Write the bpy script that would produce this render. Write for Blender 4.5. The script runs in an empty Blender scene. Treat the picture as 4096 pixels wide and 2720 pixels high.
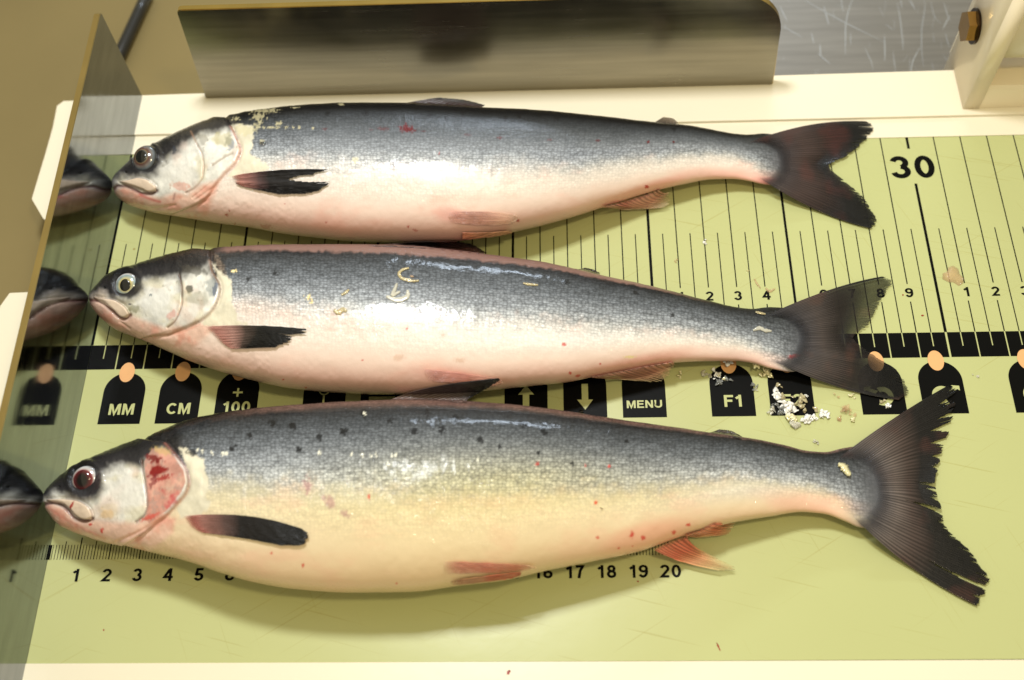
import bpy, bmesh, math, random
import numpy as np
from mathutils import Vector, Matrix
S = bpy.context.scene
COL = S.collection
CM = 0.01                      # everything below is written in centimetres
random.seed(4)
RNG = np.random.default_rng(7)

# ------------------------------------------------------------------ camera
PW, PH = 4096, 2720
FOC = 4563.33
ROT = np.radians([28.64899594, 2.52495922, 0.35948616])
CC = np.array([16.66013369, -16.83456763, 35.12168395])
cam_d = bpy.data.cameras.new('camera')
cam = bpy.data.objects.new('camera', cam_d)
COL.objects.link(cam)
cam.location = Vector(CC) * CM
cam.rotation_euler = tuple(ROT)
cam_d.sensor_width = 36.0
cam_d.lens = 36.0 * FOC / PW
cam_d.clip_start = 0.01
cam_d.clip_end = 60
cam_d.dof.use_dof = True
cam_d.dof.focus_distance = 0.388
cam_d.dof.aperture_fstop = 9.0
S.camera = cam

# ------------------------------------------------------------------ world, lamps, exposure
W = bpy.data.worlds.new('World')
S.world = W
W.use_nodes = True
bg = W.node_tree.nodes['Background']
bg.inputs['Color'].default_value = (1.0, 0.91, 0.64, 1)
bg.inputs['Strength'].default_value = 0.68
S.view_settings.view_transform = 'Standard'
S.view_settings.look = 'None'
S.view_settings.exposure = -0.40


def lamp(name, loc, target, sx, sy, watts, col, spread=180):
    d = bpy.data.lights.new(name, 'AREA')
    d.shape = 'RECTANGLE'
    d.size = sx * CM
    d.size_y = sy * CM
    d.energy = watts
    d.color = col
    d.spread = math.radians(spread)
    o = bpy.data.objects.new(name, d)
    COL.objects.link(o)
    o.location = Vector(loc) * CM
    v = (Vector(target) - Vector(loc)).normalized()
    o.rotation_euler = v.to_track_quat('-Z', 'Y').to_euler()
    return o


lamp('ceiling_lamp', (10, 17, 54), (15, 2, 0), 8, 7, 3.5, (0.96, 0.99, 1.0))
lamp('window_light', (30, 140, 68), (15, 3, 0), 46, 9, 6.5, (0.74, 0.86, 1.0))
lamp('warm_lamp', (31, -15, 60), (17, 0, 0), 5, 4, 1.5, (1.0, 0.84, 0.50))

# ------------------------------------------------------------------ projection helpers (centimetres <-> photograph pixels)


def rotm(rx, ry, rz):
    cx, sx, cy, sy, cz, sz = np.cos(rx), np.sin(rx), np.cos(ry), np.sin(ry), np.cos(rz), np.sin(rz)
    return (np.array([[cz, -sz, 0], [sz, cz, 0], [0, 0, 1]]) @ np.array([[cy, 0, sy], [0, 1, 0], [-sy, 0, cy]])
            @ np.array([[1, 0, 0], [0, cx, -sx], [0, sx, cx]]))


MR = rotm(*ROT)


def proj(P):
    q = (np.asarray(P, float) - CC) @ MR
    return np.stack([PW / 2 + FOC * q[..., 0] / -q[..., 2], PH / 2 - FOC * q[..., 1] / -q[..., 2]], -1)


def inv(px, py, z=0.0):
    px, py, z = np.broadcast_arrays(np.asarray(px, float), np.asarray(py, float), np.asarray(z, float))
    d = np.stack([(px - PW / 2) / FOC, -(py - PH / 2) / FOC, -np.ones_like(px)], -1) @ MR.T
    t = (z - CC[2]) / d[..., 2]
    return CC + t[..., None] * d


# ------------------------------------------------------------------ small maths
def sm(a, b, x):
    t = np.clip((x - a) / (b - a), 0, 1)
    return t * t * (3 - 2 * t)


def lin(c):
    c = np.asarray(c, float) / 255.0
    return np.where(c <= 0.04045, c / 12.92, ((c + 0.055) / 1.055) ** 2.4)


def pchip(x, y, xn):
    x = np.asarray(x, float); y = np.asarray(y, float)
    h = np.diff(x); d = np.diff(y) / h
    m = np.zeros_like(y)
    w1 = 2 * h[1:] + h[:-1]; w2 = h[1:] + 2 * h[:-1]
    ok = d[1:] * d[:-1] > 0
    with np.errstate(divide='ignore', invalid='ignore'):
        mm = (w1 + w2) / (w1 / d[:-1] + w2 / d[1:])
    m[1:-1] = np.where(ok, mm, 0)
    m[0] = d[0]; m[-1] = d[-1]
    i = np.clip(np.searchsorted(x, xn) - 1, 0, len(x) - 2)
    t = (xn - x[i]) / h[i]
    return ((2 * t**3 - 3 * t**2 + 1) * y[i] + (t**3 - 2 * t**2 + t) * h[i] * m[i]
            + (-2 * t**3 + 3 * t**2) * y[i + 1] + (t**3 - t**2) * h[i] * m[i + 1])


_G = RNG.random((64, 64, 64))


def noise2(x, y, sx, sy=None, seed=0):
    """smooth value noise, 0..1"""
    sy = sy or sx
    x = np.asarray(x) / sx + seed * 7.31; y = np.asarray(y) / sy + seed * 3.17
    xi = np.floor(x).astype(int); yi = np.floor(y).astype(int)
    fx = x - xi; fy = y - yi
    fx = fx * fx * (3 - 2 * fx); fy = fy * fy * (3 - 2 * fy)
    g = _G[seed % 64]
    a = g[xi % 64, yi % 64]; b = g[(xi + 1) % 64, yi % 64]; c = g[xi % 64, (yi + 1) % 64]; d = g[(xi + 1) % 64, (yi + 1) % 64]
    return (a * (1 - fx) + b * fx) * (1 - fy) + (c * (1 - fx) + d * fx) * fy


def fbm(x, y, s, n=4, seed=0, asp=1.0):
    o = 0; w = 0; a = 1.0
    for k in range(n):
        o = o + a * noise2(x, y, s * asp, s, seed + k); w += a; s = s / 2.0; a *= 0.55
    return o / w


def pdist(x, y, pts):
    """distance to a polyline in pixels"""
    pts = np.asarray(pts, float)
    best = np.full(x.shape, 1e9)
    for (ax, ay), (bx, by) in zip(pts[:-1], pts[1:]):
        dx, dy = bx - ax, by - ay
        t = np.clip(((x - ax) * dx + (y - ay) * dy) / (dx * dx + dy * dy + 1e-9), 0, 1)
        best = np.minimum(best, np.hypot(x - ax - t * dx, y - ay - t * dy))
    return best


def smooth_line(pts, n=8):
    pts = np.asarray(pts, float)
    d = np.r_[0, np.cumsum(np.hypot(*np.diff(pts, axis=0).T))]
    t = np.linspace(0, d[-1], len(pts) * n)
    return np.stack([pchip(d, pts[:, 0], t), pchip(d, pts[:, 1], t)], 1)


def sdf(x, y, pts):
    """signed distance to a polygon, positive inside"""
    pts = np.asarray(pts, float)
    d = pdist(x, y, np.vstack([pts, pts[:1]]))
    ins = np.zeros(x.shape, bool)
    for (ax, ay), (bx, by) in zip(pts, np.roll(pts, -1, axis=0)):
        if ay == by:
            continue
        c = ((ay > y) != (by > y)) & (x < (bx - ax) * (y - ay) / (by - ay) + ax)
        ins ^= c
    return np.where(ins, d, -d)


# ------------------------------------------------------------------ materials
def newmat(name):
    m = bpy.data.materials.new(name)
    m.use_nodes = True
    nt = m.node_tree
    return m, nt, nt.nodes['Principled BSDF']


def N(nt, t, **kw):
    n = nt.nodes.new(t)
    for k, v in kw.items():
        setattr(n, k, v)
    return n


def simple(name, col, rough=0.5, metal=0.0, coat=0.0, var=0.0, vscale=40, bump=0.0, bscale=400, spec=0.5, stretch=None, sss=0.0):
    m, nt, p = newmat(name)
    L = nt.links
    c = list(lin(col)) + [1]
    p.inputs['Base Color'].default_value = c
    p.inputs['Roughness'].default_value = rough
    p.inputs['Metallic'].default_value = metal
    p.inputs['Coat Weight'].default_value = coat
    p.inputs['Coat Roughness'].default_value = 0.08
    p.inputs['Specular IOR Level'].default_value = spec
    tc = N(nt, 'ShaderNodeTexCoord')
    src = tc.outputs['Object']
    if stretch:
        mp = N(nt, 'ShaderNodeMapping')
        mp.inputs['Scale'].default_value = stretch
        L.new(src, mp.inputs['Vector']); src = mp.outputs['Vector']
    if var:
        n = N(nt, 'ShaderNodeTexNoise')
        n.inputs['Scale'].default_value = vscale; n.inputs['Detail'].default_value = 6
        L.new(src, n.inputs['Vector'])
        mx = N(nt, 'ShaderNodeMix', data_type='RGBA', blend_type='MIX')
        mx.inputs[6].default_value = [v * (1 - var) for v in c[:3]] + [1]
        mx.inputs[7].default_value = [min(1, v * (1 + var)) for v in c[:3]] + [1]
        L.new(n.outputs['Fac'], mx.inputs[0]); L.new(mx.outputs[2], p.inputs['Base Color'])
    if bump:
        n = N(nt, 'ShaderNodeTexNoise')
        n.inputs['Scale'].default_value = bscale; n.inputs['Detail'].default_value = 5
        L.new(src, n.inputs['Vector'])
        b = N(nt, 'ShaderNodeBump')
        b.inputs['Distance'].default_value = bump * CM
        L.new(n.outputs['Fac'], b.inputs['Height']); L.new(b.outputs['Normal'], p.inputs['Normal'])
    return m


def steel(name, base, rough, gscale, grain, smear=0.12, spots=None):
    """brushed and smeared stainless steel: grain is the mapping scale (long axis small)"""
    m, nt, p = newmat(name)
    L = nt.links
    p.inputs['Metallic'].default_value = 1.0
    tc = N(nt, 'ShaderNodeTexCoord')
    mp = N(nt, 'ShaderNodeMapping'); mp.inputs['Scale'].default_value = grain
    L.new(tc.outputs['Object'], mp.inputs['Vector'])
    n1 = N(nt, 'ShaderNodeTexNoise'); n1.inputs['Scale'].default_value = gscale; n1.inputs['Detail'].default_value = 8
    L.new(mp.outputs['Vector'], n1.inputs['Vector'])
    n2 = N(nt, 'ShaderNodeTexNoise'); n2.inputs['Scale'].default_value = 22; n2.inputs['Detail'].default_value = 6
    n2.inputs['Distortion'].default_value = 1.2
    L.new(tc.outputs['Object'], n2.inputs['Vector'])
    mul = N(nt, 'ShaderNodeMath', operation='MULTIPLY_ADD')
    mul.inputs[1].default_value = smear * 2; mul.inputs[2].default_value = rough - smear
    L.new(n2.outputs['Fac'], mul.inputs[0])
    add = N(nt, 'ShaderNodeMath', operation='MULTIPLY_ADD'); add.inputs[1].default_value = 0.12
    L.new(n1.outputs['Fac'], add.inputs[0]); L.new(mul.outputs[0], add.inputs[2])
    L.new(add.outputs[0], p.inputs['Roughness'])
    mx = N(nt, 'ShaderNodeMix', data_type='RGBA')
    c = lin(base)
    mx.inputs[6].default_value = list(c * 0.62) + [1]
    mx.inputs[7].default_value = list(np.minimum(1, c * 1.15)) + [1]
    n3 = N(nt, 'ShaderNodeTexNoise'); n3.inputs['Scale'].default_value = 45; n3.inputs['Detail'].default_value = 7
    L.new(mp.outputs['Vector'], n3.inputs['Vector'])
    L.new(n3.outputs['Fac'], mx.inputs[0]); L.new(mx.outputs[2], p.inputs['Base Color'])
    b = N(nt, 'ShaderNodeBump'); b.inputs['Distance'].default_value = 0.00002; b.inputs['Strength'].default_value = 0.6
    L.new(n1.outputs['Fac'], b.inputs['Height']); L.new(b.outputs['Normal'], p.inputs['Normal'])
    return m


M = {}
M['white'] = simple('white_plastic', (232, 223, 200), 0.32, var=0.035, vscale=9, bump=0.004, bscale=160, coat=0.25)
M['white2'] = simple('cream_plastic', (238, 224, 196), 0.34, var=0.05, vscale=12, bump=0.004, bscale=120, coat=0.2)
M['ink'] = simple('black_ink', (7, 7, 6), 0.45, spec=0.08, bump=0.002, bscale=500)
M['tan'] = simple('tan_sensor', (226, 172, 118), 0.3, coat=0.3, var=0.06, vscale=400)
M['plate'] = steel('mirror_steel', (150, 155, 160), 0.035, 60, (1, 1, 6), 0.03)
M['plate_edge'] = simple('steel_edge', (150, 128, 74), 0.42, metal=0.85, var=0.2, vscale=60)
M['plate_b'] = steel('brushed_steel', (150, 144, 128), 0.18, 70, (0.4, 1, 8), 0.08)
M['edge_b'] = simple('polished_edge', (196, 170, 100), 0.25, metal=1.0, var=0.2, vscale=80)
M['bolt'] = simple('bolt_steel', (176, 140, 84), 0.16, metal=1.0, bump=0.01, bscale=300)
M['bolt_d'] = simple('bolt_flank', (60, 46, 36), 0.25, metal=1.0)
M['rod'] = simple('black_rubber', (26, 25, 23), 0.38, bump=0.01, bscale=200, coat=0.2)
M['table'] = simple('brown_steel_table', (138, 122, 80), 0.42, metal=0.25, var=0.34, vscale=6, bump=0.004, bscale=90)
M['sheet'] = steel('grey_scratched_steel', (158, 153, 146), 0.40, 60, (0.5, 9, 1), 0.12)
M['scr'] = simple('bright_scratch', (178, 180, 182), 0.5, metal=0.6)


def board_mat():
    m, nt, p = newmat('green_laminate')
    L = nt.links
    p.inputs['Roughness'].default_value = 0.24
    p.inputs['Coat Weight'].default_value = 0.12
    p.inputs['Coat Roughness'].default_value = 0.2
    tc = N(nt, 'ShaderNodeTexCoord')
    n = N(nt, 'ShaderNodeTexNoise'); n.inputs['Scale'].default_value = 7; n.inputs['Detail'].default_value = 4
    L.new(tc.outputs['Object'], n.inputs['Vector'])
    mx = N(nt, 'ShaderNodeMix', data_type='RGBA')
    mx.inputs[6].default_value = list(lin((178, 181, 124))) + [1]
    mx.inputs[7].default_value = list(lin((190, 193, 138))) + [1]
    L.new(n.outputs['Fac'], mx.inputs[0])
    prev = mx.outputs[2]
    # knife scratches stained with grime: stretched noise in three directions
    for k, (ang, sc, th, colr) in enumerate([(0.25, (7, 420, 1), 0.70, (150, 138, 62)), (-0.55, (6, 460, 1), 0.71, (156, 142, 66)), (1.15, (8, 430, 1), 0.725, (160, 150, 80))]):
        mp0 = N(nt, 'ShaderNodeMapping'); mp0.inputs['Rotation'].default_value = (0, 0, ang)
        mp = N(nt, 'ShaderNodeMapping'); mp.inputs['Scale'].default_value = sc
        L.new(tc.outputs['Object'], mp0.inputs['Vector']); L.new(mp0.outputs['Vector'], mp.inputs['Vector'])
        s = N(nt, 'ShaderNodeTexNoise'); s.inputs['Scale'].default_value = 3.2; s.inputs['Detail'].default_value = 2
        s.inputs['Roughness'].default_value = 0.4
        L.new(mp.outputs['Vector'], s.inputs['Vector'])
        r = N(nt, 'ShaderNodeMapRange'); r.inputs['From Min'].default_value = th - 0.02; r.inputs['From Max'].default_value = th + 0.02
        r.inputs['To Max'].default_value = 0.3
        L.new(s.outputs['Fac'], r.inputs['Value'])
        m2 = N(nt, 'ShaderNodeMix', data_type='RGBA'); m2.inputs[7].default_value = list(lin(colr)) + [1]
        L.new(r.outputs[0], m2.inputs[0]); L.new(prev, m2.inputs[6]); prev = m2.outputs[2]
    # sparse grime specks
    v = N(nt, 'ShaderNodeTexVoronoi'); v.inputs['Scale'].default_value = 90
    L.new(tc.outputs['Object'], v.inputs['Vector'])
    w = N(nt, 'ShaderNodeTexWhiteNoise'); L.new(v.outputs['Position'], w.inputs['Vector'])
    g = N(nt, 'ShaderNodeMath', operation='GREATER_THAN'); g.inputs[1].default_value = 0.86; L.new(w.outputs['Value'], g.inputs[0])
    l = N(nt, 'ShaderNodeMath', operation='LESS_THAN'); l.inputs[1].default_value = 0.055; L.new(v.outputs['Distance'], l.inputs[0])
    ml = N(nt, 'ShaderNodeMath', operation='MULTIPLY'); L.new(g.outputs[0], ml.inputs[0]); L.new(l.outputs[0], ml.inputs[1])
    ml2 = N(nt, 'ShaderNodeMath', operation='MULTIPLY'); ml2.inputs[1].default_value = 0.6; L.new(ml.outputs[0], ml2.inputs[0])
    m2 = N(nt, 'ShaderNodeMix', data_type='RGBA'); m2.inputs[7].default_value = list(lin((140, 116, 50))) + [1]
    L.new(ml2.outputs[0], m2.inputs[0]); L.new(prev, m2.inputs[6]); prev = m2.outputs[2]
    L.new(prev, p.inputs['Base Color'])
    b = N(nt, 'ShaderNodeBump'); b.inputs['Distance'].default_value = 0.00004
    nb = N(nt, 'ShaderNodeTexNoise'); nb.inputs['Scale'].default_value = 120; nb.inputs['Detail'].default_value = 5
    L.new(tc.outputs['Object'], nb.inputs['Vector']); L.new(nb.outputs['Fac'], b.inputs['Height']); L.new(b.outputs['Normal'], p.inputs['Normal'])
    return m


M['green'] = board_mat()


def skin_mat(scale_mod=1.0):
    m, nt, p = newmat('wet_fish_skin')
    L = nt.links
    att = N(nt, 'ShaderNodeAttribute', attribute_name='pigment')
    msk = N(nt, 'ShaderNodeAttribute', attribute_name='mask')      # R sheen, G scale relief, B gloss
    sep = N(nt, 'ShaderNodeSeparateColor'); L.new(msk.outputs['Color'], sep.inputs[0])
    uv = N(nt, 'ShaderNodeUVMap', uv_map='body')
    mp = N(nt, 'ShaderNodeMapping'); mp.inputs['Scale'].default_value = (8.6, 11.5, 1)
    L.new(uv.outputs[0], mp.inputs['Vector'])
    vo = N(nt, 'ShaderNodeTexVoronoi', voronoi_dimensions='2D'); vo.inputs['Scale'].default_value = 1.0
    vo.inputs['Randomness'].default_value = 0.62
    L.new(mp.outputs['Vector'], vo.inputs['Vector'])
    # each scale is tilted its own way: (p - centre) . random
    sub = N(nt, 'ShaderNodeVectorMath', operation='SUBTRACT'); L.new(mp.outputs['Vector'], sub.inputs[0]); L.new(vo.outputs['Position'], sub.inputs[1])
    rnd = N(nt, 'ShaderNodeVectorMath', operation='SUBTRACT'); L.new(vo.outputs['Color'], rnd.inputs[0]); rnd.inputs[1].default_value = (0.25, 0.5, 0.5)
    dot = N(nt, 'ShaderNodeVectorMath', operation='DOT_PRODUCT'); L.new(sub.outputs[0], dot.inputs[0]); L.new(rnd.outputs[0], dot.inputs[1])
    hh = N(nt, 'ShaderNodeMath', operation='MULTIPLY'); L.new(dot.outputs['Value'], hh.inputs[0]); L.new(sep.outputs[1], hh.inputs[1])
    nz = N(nt, 'ShaderNodeTexNoise', noise_dimensions='2D'); nz.inputs['Scale'].default_value = 2.2; nz.inputs['Detail'].default_value = 5
    L.new(mp.outputs['Vector'], nz.inputs['Vector'])
    nzm = N(nt, 'ShaderNodeMath', operation='MULTIPLY_ADD'); nzm.inputs[1].default_value = 0.35; L.new(nz.outputs['Fac'], nzm.inputs[0]); L.new(hh.outputs[0], nzm.inputs[2])
    bp = N(nt, 'ShaderNodeBump'); bp.inputs['Distance'].default_value = 0.00011
    L.new(nzm.outputs[0], bp.inputs['Height'])
    L.new(bp.outputs['Normal'], p.inputs['Normal'])
    # pigment broken up per scale, thin lengthwise rows, fine melanin specks
    row = N(nt, 'ShaderNodeMapping'); row.inputs['Scale'].default_value = (0.8, 6.0, 1); L.new(uv.outputs[0], row.inputs['Vector'])
    rn = N(nt, 'ShaderNodeTexNoise', noise_dimensions='2D'); rn.inputs['Scale'].default_value = 1.6; rn.inputs['Detail'].default_value = 4
    L.new(row.outputs['Vector'], rn.inputs['Vector'])
    fine = N(nt, 'ShaderNodeTexNoise', noise_dimensions='2D'); fine.inputs['Scale'].default_value = 26; fine.inputs['Detail'].default_value = 3
    L.new(uv.outputs[0], fine.inputs['Vector'])
    sv = N(nt, 'ShaderNodeSeparateColor'); L.new(vo.outputs['Color'], sv.inputs[0])

    def mad(src, a, b):
        n = N(nt, 'ShaderNodeMath', operation='MULTIPLY_ADD'); n.inputs[1].default_value = a; n.inputs[2].default_value = b
        L.new(src, n.inputs[0]); return n.outputs[0]

    def mul(a, b):
        n = N(nt, 'ShaderNodeMath', operation='MULTIPLY'); L.new(a, n.inputs[0]); L.new(b, n.inputs[1]); return n.outputs[0]
    f = mul(mul(mad(sv.outputs[2], 0.5, 0.76), mad(rn.outputs['Fac'], 1.0, 0.5)), mad(fine.outputs['Fac'], 0.8, 0.6))
    edge = mad(vo.outputs['Distance'], -0.95, 1.38)
    f = mul(f, edge)
    # f applies where scales are pigmented (mask G)
    fm = N(nt, 'ShaderNodeMix', data_type='FLOAT'); fm.inputs[2].default_value = 1.0
    L.new(sep.outputs[1], fm.inputs[0]); L.new(f, fm.inputs[3])
    sc = N(nt, 'ShaderNodeVectorMath', operation='SCALE'); L.new(att.outputs['Color'], sc.inputs[0]); L.new(fm.outputs[0], sc.inputs['Scale'])
    L.new(sc.outputs[0], p.inputs['Base Color'])
    mt = N(nt, 'ShaderNodeMath', operation='MULTIPLY'); mt.inputs[1].default_value = 0.75; L.new(sep.outputs[0], mt.inputs[0])
    L.new(mt.outputs[0], p.inputs['Metallic'])
    rg = N(nt, 'ShaderNodeMath', operation='MULTIPLY_ADD'); rg.inputs[1].default_value = -0.3; rg.inputs[2].default_value = 0.62
    L.new(sep.outputs[2], rg.inputs[0]); L.new(rg.outputs[0], p.inputs['Roughness'])
    # wet film
    wn = N(nt, 'ShaderNodeTexNoise', noise_dimensions='2D'); wn.inputs['Scale'].default_value = 9.0; wn.inputs['Detail'].default_value = 6
    L.new(uv.outputs[0], wn.inputs['Vector'])
    hw = N(nt, 'ShaderNodeMath', operation='MULTIPLY_ADD'); hw.inputs[1].default_value = 0.14; L.new(hh.outputs[0], hw.inputs[0]); L.new(wn.outputs['Fac'], hw.inputs[2])
    cb = N(nt, 'ShaderNodeBump'); cb.inputs['Distance'].default_value = 0.00030
    bs = mad(sep.outputs[1], -0.87, 1.0); L.new(bs, cb.inputs['Strength'])
    L.new(hw.outputs[0], cb.inputs['Height']); L.new(cb.outputs['Normal'], p.inputs['Coat Normal'])
    cw_ = mad(sep.outputs[2], 1.25, -0.12); L.new(cw_, p.inputs['Coat Weight'])
    p.inputs['Coat Roughness'].default_value = 0.045
    p.inputs['Coat IOR'].default_value = 1.38
    p.inputs['Specular IOR Level'].default_value = 0.15
    return m


M['skin'] = skin_mat()


def fin_mat():
    m, nt, p = newmat('fin_membrane')
    L = nt.links
    att = N(nt, 'ShaderNodeAttribute', attribute_name='pigment')
    op = N(nt, 'ShaderNodeAttribute', attribute_name='mask')
    sep = N(nt, 'ShaderNodeSeparateColor'); L.new(op.outputs['Color'], sep.inputs[0])
    L.new(att.outputs['Color'], p.inputs['Base Color'])
    p.inputs['Roughness'].default_value = 0.38
    p.inputs['Specular IOR Level'].default_value = 0.25
    p.inputs['Coat Weight'].default_value = 0.22
    p.inputs['Coat Roughness'].default_value = 0.12
    uv = N(nt, 'ShaderNodeTexCoord')
    n = N(nt, 'ShaderNodeTexNoise'); n.inputs['Scale'].default_value = 500; n.inputs['Detail'].default_value = 4
    L.new(uv.outputs['Object'], n.inputs['Vector'])
    b = N(nt, 'ShaderNodeBump'); b.inputs['Distance'].default_value = 0.00012; L.new(n.outputs['Fac'], b.inputs['Height'])
    L.new(b.outputs['Normal'], p.inputs['Normal']); L.new(b.outputs['Normal'], p.inputs['Coat Normal'])
    L.new(sep.outputs[0], p.inputs['Alpha'])
    return m


M['fin'] = fin_mat()


def attr_mat(name, rough=0.15, coat=0.8, bump=0.0):
    m, nt, p = newmat(name)
    L = nt.links
    att = N(nt, 'ShaderNodeAttribute', attribute_name='pigment')
    L.new(att.outputs['Color'], p.inputs['Base Color'])
    p.inputs['Roughness'].default_value = rough
    p.inputs['Coat Weight'].default_value = coat
    p.inputs['Coat Roughness'].default_value = 0.03
    return m


M['eye'] = attr_mat('wet_eye')


def flake_mat(name, col, rough, metal, alpha, trans=0.0):
    m, nt, p = newmat(name)
    L = nt.links
    tc = N(nt, 'ShaderNodeTexCoord')
    n = N(nt, 'ShaderNodeTexNoise'); n.inputs['Scale'].default_value = 300; n.inputs['Detail'].default_value = 4
    L.new(tc.outputs['Object'], n.inputs['Vector'])
    mx = N(nt, 'ShaderNodeMix', data_type='RGBA'); c = lin(col)
    mx.inputs[6].default_value = list(c * 0.7) + [1]; mx.inputs[7].default_value = list(np.minimum(1, c * 1.25)) + [1]
    L.new(n.outputs['Fac'], mx.inputs[0]); L.new(mx.outputs[2], p.inputs['Base Color'])
    b = N(nt, 'ShaderNodeBump'); b.inputs['Distance'].default_value = 0.0004; L.new(n.outputs['Fac'], b.inputs['Height']); L.new(b.outputs['Normal'], p.inputs['Normal'])
    p.inputs['Roughness'].default_value = rough; p.inputs['Metallic'].default_value = metal
    p.inputs['Alpha'].default_value = alpha
    p.inputs['Coat Weight'].default_value = 0.6; p.inputs['Coat Roughness'].default_value = 0.05
    p.inputs['Transmission Weight'].default_value = trans
    return m


M['fl_bright'] = flake_mat('silver_scale', (248, 244, 232), 0.2, 0.0, 1.0)
M['fl_clear'] = flake_mat('clear_scale', (226, 222, 206), 0.15, 0.0, 0.5)
M['fl_tan'] = flake_mat('tan_scale', (196, 184, 146), 0.3, 0.0, 0.8)
M['fl_grey'] = flake_mat('grey_scale', (150, 152, 150), 0.2, 0.1, 0.6)
M['fl_gold'] = flake_mat('gold_scale', (248, 230, 184), 0.16, 0.12, 0.95)
M['fl_scrap'] = flake_mat('scrap_skin', (216, 200, 156), 0.12, 0.1, 0.55)
M['fl_pink'] = flake_mat('pink_membrane', (222, 184, 140), 0.25, 0.0, 0.3)
M['water'] = flake_mat('water', (250, 250, 250), 0.03, 0.0, 1.0, 1.0)


# ------------------------------------------------------------------ object helpers
def tag(o, label=None, cat=None, group=None, kind=None):
    for k, v in (('label', label), ('category', cat), ('group', group), ('kind', kind)):
        if v:
            o[k] = v
    return o


def empty(name, loc=(0, 0, 0), parent=None):
    o = bpy.data.objects.new(name, None)
    COL.objects.link(o)
    o.location = Vector(loc) * CM
    o.empty_display_size = 0.01
    if parent:
        o.parent = parent
    return o


def link(name, me, mat, parent=None, smooth=False):
    o = bpy.data.objects.new(name, me)
    COL.objects.link(o)
    if mat:
        me.materials.append(mat)
    if smooth:
        me.polygons.foreach_set('use_smooth', np.ones(len(me.polygons), bool))
    if parent is not None:
        o.parent = parent
        o.matrix_parent_inverse = Matrix.Translation(-parent.location)
    return o


def from_arrays(name, V, Q, mat, parent=None, smooth=True, color=None, mask=None, uv=None, mod=None):
    """V (n,3) cm, Q (m,4) or (m,3) indices; colours per vertex"""
    me = bpy.data.meshes.new(name)
    V = np.asarray(V, float) * CM
    k = Q.shape[1]
    me.vertices.add(len(V)); me.vertices.foreach_set('co', V.astype(np.float32).ravel())
    me.loops.add(Q.size); me.loops.foreach_set('vertex_index', Q.astype(np.int32).ravel())
    me.polygons.add(len(Q))
    me.polygons.foreach_set('loop_start', np.arange(0, Q.size, k, dtype=np.int32))
    me.polygons.foreach_set('loop_total', np.full(len(Q), k, np.int32))
    me.update(calc_edges=True)
    for nm, arr in (('pigment', color), ('mask', mask)):
        if arr is not None:
            a = me.color_attributes.new(nm, 'FLOAT_COLOR', 'POINT')
            c = np.ones((len(V), 4), np.float32); c[:, :3] = arr
            a.data.foreach_set('color', c.ravel())
    if uv is not None:
        u = me.uv_layers.new(name='body')
        u.data.foreach_set('uv', uv[Q.ravel()].astype(np.float32).ravel())
    return link(name, me, mat, parent, smooth)


def bm_obj(name, bm, mat, parent=None, smooth=False, bevel=0.0, seg=2):
    if bevel:
        bmesh.ops.bevel(bm, geom=[e for e in bm.edges if len(e.link_faces) == 2 and e.calc_face_angle(0) > 0.5], offset=bevel, segments=seg, affect='EDGES', profile=0.6)
    for v in bm.verts:
        v.co *= CM
    bmesh.ops.recalc_face_normals(bm, faces=bm.faces)
    me = bpy.data.meshes.new(name)
    bm.to_mesh(me); bm.free()
    return link(name, me, mat, parent, smooth)


def box_bm(x0, x1, y0, y1, z0, z1, bm=None):
    bm = bm or bmesh.new()
    vs = [bm.verts.new((x, y, z)) for z in (z0, z1) for y in (y0, y1) for x in (x0, x1)]
    for f in ((0, 1, 3, 2), (4, 5, 7, 6), (0, 1, 5, 4), (2, 3, 7, 6), (0, 2, 6, 4), (1, 3, 7, 5)):
        bm.faces.new([vs[i] for i in f])
    return bm


def prism(pts, z0, z1, axis='z', bm=None):
    """extrude a polygon; axis gives the extrusion axis"""
    bm = bm or bmesh.new()

    def P(a, b, c):
        return {'z': (a, b, c), 'x': (c, a, b), 'y': (a, c, b)}[axis]
    lo = [bm.verts.new(P(a, b, z0)) for a, b in pts]
    hi = [bm.verts.new(P(a, b, z1)) for a, b in pts]
    bm.faces.new(lo[::-1]); bm.faces.new(hi)
    n = len(pts)
    for i in range(n):
        bm.faces.new((lo[i], lo[(i + 1) % n], hi[(i + 1) % n], hi[i]))
    return bm


# ------------------------------------------------------------------ setting: the table the board stands on
ZT = -3.0
bm = box_bm(-40, 13.2, -40, 60, ZT - 0.3, ZT)
o = bm_obj('table', bm, M['table']); tag(o, kind='structure')
bm = box_bm(13.2, 80, -40, 60, ZT - 0.25, ZT + 0.02)
sheet = bm_obj('steel_counter', bm, M['sheet']); tag(sheet, kind='structure')
# bright knife scratches lying in the steel
bm = bmesh.new()


def strip(bm, pts, w, z):
    pts = [Vector((p[0], p[1], 0)) for p in pts]
    prev = None
    for i, p in enumerate(pts):
        d = (pts[min(i + 1, len(pts) - 1)] - pts[max(i - 1, 0)]).normalized()
        n = Vector((-d.y, d.x, 0))
        ww = w * (0.25 + 0.75 * math.sin(math.pi * min(1, (i + 0.4) / (len(pts) - 0.2))))
        a = bm.verts.new((p.x + n.x * ww, p.y + n.y * ww, z)); b = bm.verts.new((p.x - n.x * ww, p.y - n.y * ww, z))
        if prev:
            bm.faces.new((prev[0], a, b, prev[1]))
        prev = (a, b)


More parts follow.
